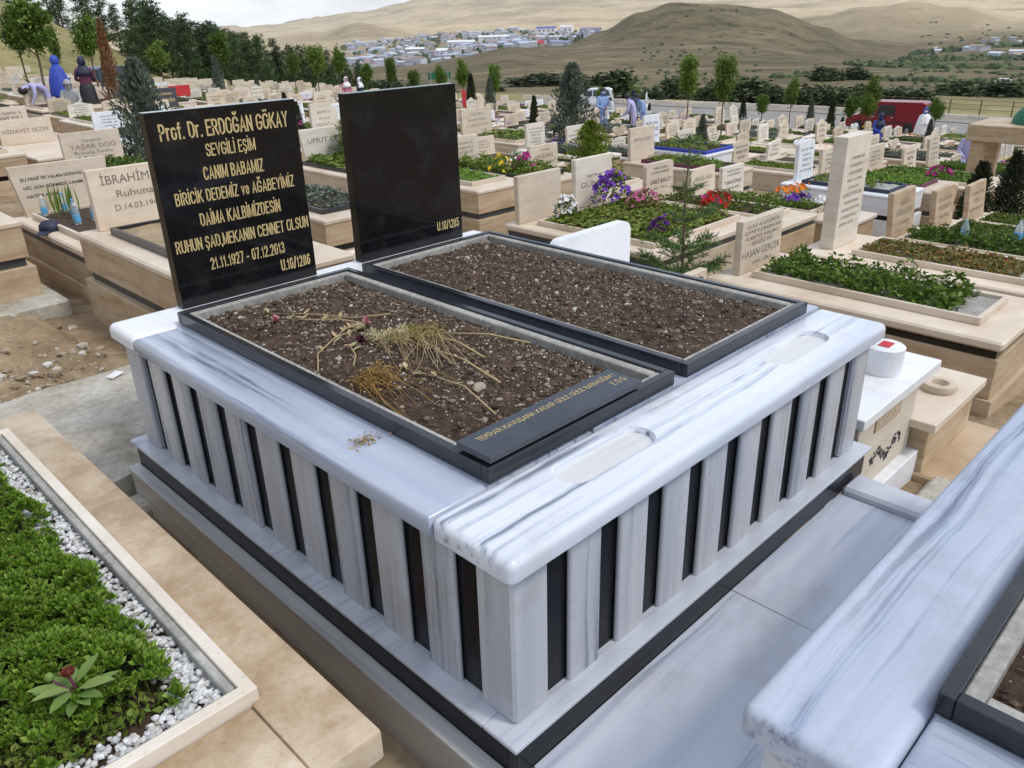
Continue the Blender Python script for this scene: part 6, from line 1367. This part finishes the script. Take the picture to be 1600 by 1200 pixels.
def spray(label, x0, y0, x1, y1, n, spread, mat, seed, fuzz, fuzz_mat, nm='dried_spray', rad=.0008):
    """sheaf of thin dry stalks, bushy at (x0, y0)"""
    S = thing(nm, label, 'dried flower', on(x0, y0)); o = Vector(S.location); r = random.Random(seed); b = MB(); P = []
    DX, DY = x1-x0, y1-y0; L_ = hypot(DX, DY)
    for _ in range(n):
        an = r.gauss(0, .2); dx, dy = DX*cos(an)-DY*sin(an), DX*sin(an)+DY*cos(an); px, py = -dy/L_, dx/L_
        a = r.uniform(-spread, spread); c = r.uniform(-.8, .8)*spread; e = r.uniform(.35, 1.05); pts = []
        for t in (0, .35, .7, 1):
            w = a*(1-t)+c*t; pts.append((x0+dx*t*e+px*w, y0+dy*t*e+py*w, .006+.03*sin(t*pi)*r.random()+.008))
        pts = [on(min(max(q[0], .25), .92), q[1], q[2]) for q in pts]; b.tube([Vector(p)-o for p in pts], [rad, rad, rad*1.1, rad*1.2], 4)
        for _ in range(fuzz):
            t = r.random()*.45; w = a*(1-t)+c*t+r.gauss(0, .010); x, y = x0+dx*t*e+px*w, y0+dy*t*e+py*w; P.append(tuple(Vector(on(x, y, .006+.03*r.random()))-o))
    ob('stalks', b.mesh('stalks', 180), mat, S, kind='stuff')
    ob('seed_heads', leafmesh('seed_heads', leafcloud(P, .014, seed, up=.2, wid=.22)), fuzz_mat, S, kind='stuff')
spray('olive dry grass sheaf in the middle of the bouquet', .66, 1.16, .53, .80, 40, .10, 'straw', 3, 30, 'straw_green')
spray('rusty brown dried fern nearest the left planter bar', .33, .98, .34, .66, 24, .08, 'straw_rust', 4, 40, 'straw_rust')
spray('pale dried filler blossoms beside the almost black rose', .575, 1.20, .52, .96, 22, .09, 'straw', 5, 46, 'bloom_cream')
for i, (a, c, lb) in enumerate((((.702, 1.041), (.90, .80), 'thick pale stalk reaching the right lining'), ((.66, 1.05), (.673, .792), 'thick pale stalk pointing towards the plaque'), ((.60, 1.0), (.56, .60), 'thin bent stalk in the middle of the soil'))):
    b = MB(); p0 = Vector(on(*a, .02)); p1 = Vector(on(min(c[0], .90), c[1], .016)); pm = (p0+p1)/2+Vector((.01, .0, .012)); b.tube([Vector((0, 0, 0)), pm-p0, p1-p0], [.0026, .003, .0034], 6); ob('dry_stalk', b.mesh('dry_stalk', 180), 'straw', None, lb, 'stalk', loc=p0)
b = MB(); P = [(RNG.gauss(0, .022), RNG.gauss(0, .014), .002+.006*RNG.random()) for _ in range(90)]
ob('plant_debris', leafmesh('plant_debris', leafcloud(P, .016, 3, up=.05, wid=.3)), 'straw', None, 'crumbs of dry plant debris on the left marble cap', 'debris', kind='stuff', loc=(.118, .68, TH+.001))

# ------------------------------------------------------------------ left: concrete path, loose earth and rubble
b = MB(); vs = []; fs = []; nx, ny = 60, 30
def slab_z(x, y): return -.635+.012*fbm(x*2.2, y*2.2, 2, 3)
xa, xb, ya, yb = -3.6, .52, 2.31, 3.55
for j in range(ny+1):
    for i in range(nx+1):
        x, y = xa+(xb-xa)*i/nx, ya+(yb-ya)*j/ny
        if j == 0: y += .05*fbm(x*5, 1, 4, 3)
        if i == nx: x += .04*fbm(y*6, 3, 4, 3)
        vs.append((x, y, slab_z(x, y)))
for j in range(ny):
    for i in range(nx): a = j*(nx+1)+i; fs.append((a, a+1, a+nx+2, a+nx+1))
b.add(vs, fs); base = len(vs); rim = [i for i in range(nx+1)]+[(j+1)*(nx+1)-1 for j in range(1, ny+1)]+[ny*(nx+1)+i for i in range(nx-1, -1, -1)]+[j*(nx+1) for j in range(ny-1, 0, -1)]
low = [(vs[i][0], vs[i][1], -.86) for i in rim]; b.add(low, []); m_ = len(rim)
b.f += [(rim[k], base+k, base+(k+1) % m_, rim[(k+1) % m_]) for k in range(m_)]; b.mi += [0]*m_
me = b.mesh('concrete_path'); fixnormals(me); shade(me, 30); ob('concrete_path', me, 'concrete_old', kind='structure')
b = MB(); b.box(-3.6, .3, 2.10, 2.26, -.95, -.70, .02); ob('path_edge', b, 'concrete_old', kind='structure')
# mound of earth beyond the path
vs = []; fs = []; nx, ny = 90, 70; xa, xb, ya, yb = -3.2, 1.0, 3.45, 5.7
for j in range(ny+1):
    for i in range(nx+1):
        x, y = xa+(xb-xa)*i/nx, ya+(yb-ya)*j/ny; g0 = ground(x, y, False); e = min(x-xa, xb-x, y-ya+.05, yb-y)
        z = g0-.06+(.14+.10*fbm(x*.9, y*.9, 6, 2))*sstep(0, .5, e)+.05*fbm(x*3, y*3, 2, 4)+.022*fbm(x*11, y*11, 2, 4)
        z -= .16*exp(-((x-.62)/.16)**2); vs.append((x, y, z))
for j in range(ny):
    for i in range(nx): a = j*(nx+1)+i; fs.append((a, a+1, a+nx+2, a+nx+1))
b = MB(); b.add(vs, fs); me = b.mesh('earth_bank'); shade(me, 180); ob('earth_bank', me, 'earth', kind='structure')
def bank_z(x, y):
    i = min(max(int((x-xa)/(xb-xa)*nx), 0), nx); j = min(max(int((y-ya)/(yb-ya)*ny), 0), ny); return vs[j*(nx+1)+i][2]
r = random.Random(12); pts = []
for _ in range(3400):
    x, y = r.uniform(-2.6, .9), 3.5+abs(r.gauss(0, .6)); s = .005+.028*r.random()**6
    if y < 5.6: pts.append((x, y, bank_z(x, y)+s*.2, s))
ob('rubble', stones(pts, None, 'ico', .7, r), 'rubble', kind='stuff', label='small stones and rubble strewn between path and earth bank', cat='rubble')
for i, (x, y, s, m_, lb) in enumerate(((.02, 3.60, .055, 'rubble', 'rounded yellow-grey stone by the edge of the concrete path'), (.16, 3.63, .05, 'rubble', 'grey stone beside the yellow one at the path edge'), (.60, 5.05, .07, 'concrete_old', 'broken concrete lump at the corner of the left foundation'))):
    bm = bmesh.new(); bmesh.ops.create_icosphere(bm, subdivisions=2, radius=s)
    for v in bm.verts: v.co *= 1+.4*fbm(v.co.x*14+i*5, v.co.y*14, v.co.z*14, 2); v.co.z *= .7
    me = bpy.data.meshes.new('stone'); bm.to_mesh(me); bm.free(); shade(me, 25); ob('stone', me, m_, None, lb, 'stone', loc=(x, y, bank_z(x, y)+.02))
for x, y, z, w, l_, a, lb in ((.33, 3.42, slab_z(.33, 3.42)+.008, .085, .05, .4, 'flat white scrap lying on the concrete path'), (.42, 3.63, bank_z(.42, 3.63)+.02, .03, .025, .2, 'small white chip on the earth just above the path'), (.2, 2.47, slab_z(.2, 2.47)+.008, .05, .03, .9, 'white chip at the near edge of the concrete path')):
    b = MB(); b.add([(-w/2, -l_/2, 0), (w/2, -l_*.4, .003), (w*.4, l_/2, .008), (-w*.45, l_*.4, .002), (-w/2, -l_/2, .005), (w/2, -l_*.4, .008), (w*.4, l_/2, .013), (-w*.45, l_*.4, .007)], [(3, 2, 1, 0), (4, 5, 6, 7), (0, 1, 5, 4), (1, 2, 6, 5), (2, 3, 7, 6), (3, 0, 4, 7)]); ob('scrap', b, 'white', None, lb, 'scrap', loc=(x, y, z), rot=a)
# water bottles, spiky leaves and a dark cap on the grave behind
bz = -.85+.43+.03; bw = (('tipped blue capped water bottle nearest the black headstone', 1.20, 6.36), ('clear water bottle with blue label in the middle of the bottles', 1.26, 6.60), ('water bottle at the right back of the bottles', 1.36, 6.42), ('water bottle standing behind the spiky leaves', 1.30, 6.98), ('leftmost water bottle beside the spiky leaves', 1.12, 6.94))
for i, (lb, x, y) in enumerate(bw):
    Bt = thing('water_bottle', lb, 'bottle', (x, y, bz), i*.7, 'water bottles on the grave behind', .72); b = MB(); b.lathe([(.034, 0), (.037, .01), (.037, .13), (.034, .16), (.016, .195), (.014, .215)], 14); ob('bottle_body', b.mesh('bottle_body', 40), 'bottle', Bt)
    b = MB(); b.lathe([(.0375, .03), (.0378, .035), (.0378, .10), (.0375, .105)], 14); ob('wrapper', b.mesh('wrapper', 40), 'bottle_blue', Bt); b = MB(); b.lathe([(.016, .2155), (.016, .235), (.014, .238)], 12); ob('screw_cap', b, 'bottle_blue' if i % 2 else 'white', Bt)
Ir = thing('iris_leaves', 'spiky upright green leaves among the water bottles', 'plant', (1.22, 6.76, bz)); b = MB(); r = random.Random(3)
for k in range(16):
    a = r.uniform(0, 6.28); broad_leaf(b, (r.gauss(0, .05), r.gauss(0, .10), 0), (cos(a)*.25, sin(a)*.25, 1), (cos(a), sin(a), .1), r.uniform(.18, .30), .022, .2, .25)
ob('leaves', b.mesh('leaves', 180), 'leaf_light', Ir)
cz_ = -.85+.43; b = MB(); b.lathe([(.075, 0), (.085, .01), (.08, .05), (.05, .08), (.01, .088)], 18); b.add([(-.2, -.05, .004), (-.07, -.05, .015), (-.07, .05, .015), (-.18, .04, .004), (-.2, -.05, .001), (-.07, -.05, .001), (-.07, .05, .001), (-.18, .04, .001)], [(0, 1, 2, 3), (7, 6, 5, 4), (0, 4, 5, 1), (3, 2, 6, 7), (0, 3, 7, 4)])
ob('peaked_cap', b.mesh('peaked_cap', 60), 'navy', None, 'dark blue peaked cap lying on the edge of the grave with bottles', 'cap', loc=(1.0, 6.45, cz_+.001), rot=.8)
# bottles in the beds at the right
for i, (x, y, lb) in enumerate(((7.5, 1.35, 'water bottle left of two in the bed at the right edge'), (7.75, .95, 'water bottle right of two in the bed at the right edge'))):
    Bt = thing('water_bottle', lb, 'bottle', (x, y, gz(7.6, 1.1)+.54), i, 'water bottles in the right hand bed'); b = MB(); b.lathe([(.034, 0), (.037, .01), (.037, .15), (.016, .21), (.014, .23)], 12); ob('bottle_body', b.mesh('bottle_body', 40), 'bottle', Bt); b = MB(); b.lathe([(.0378, .03), (.0382, .035), (.0378, .11)], 12); ob('wrapper', b.mesh('wrapper', 40), 'bottle_blue', Bt)
# ------------------------------------------------------------------ summer haze over the valley
hm, hn, hl, hb = nodemat('summer_haze'); hn.remove(hb); pv_ = hn.new('ShaderNodeVolumePrincipled'); pv_.inputs['Color'].default_value = (.86, .91, 1, 1); pv_.inputs['Density'].default_value = 3.2e-5; pv_.inputs['Anisotropy'].default_value = .2
hl.new(pv_.outputs[0], hn['Material Output'].inputs['Volume'])
b = MB(); b.box(-15000, 15000, -15000, 15000, -160, 420); hz_ = ob('haze', b, [hm], kind='stuff'); hz_['label'] = 'thin pale blue summer haze over the valley'; hz_['category'] = 'haze'
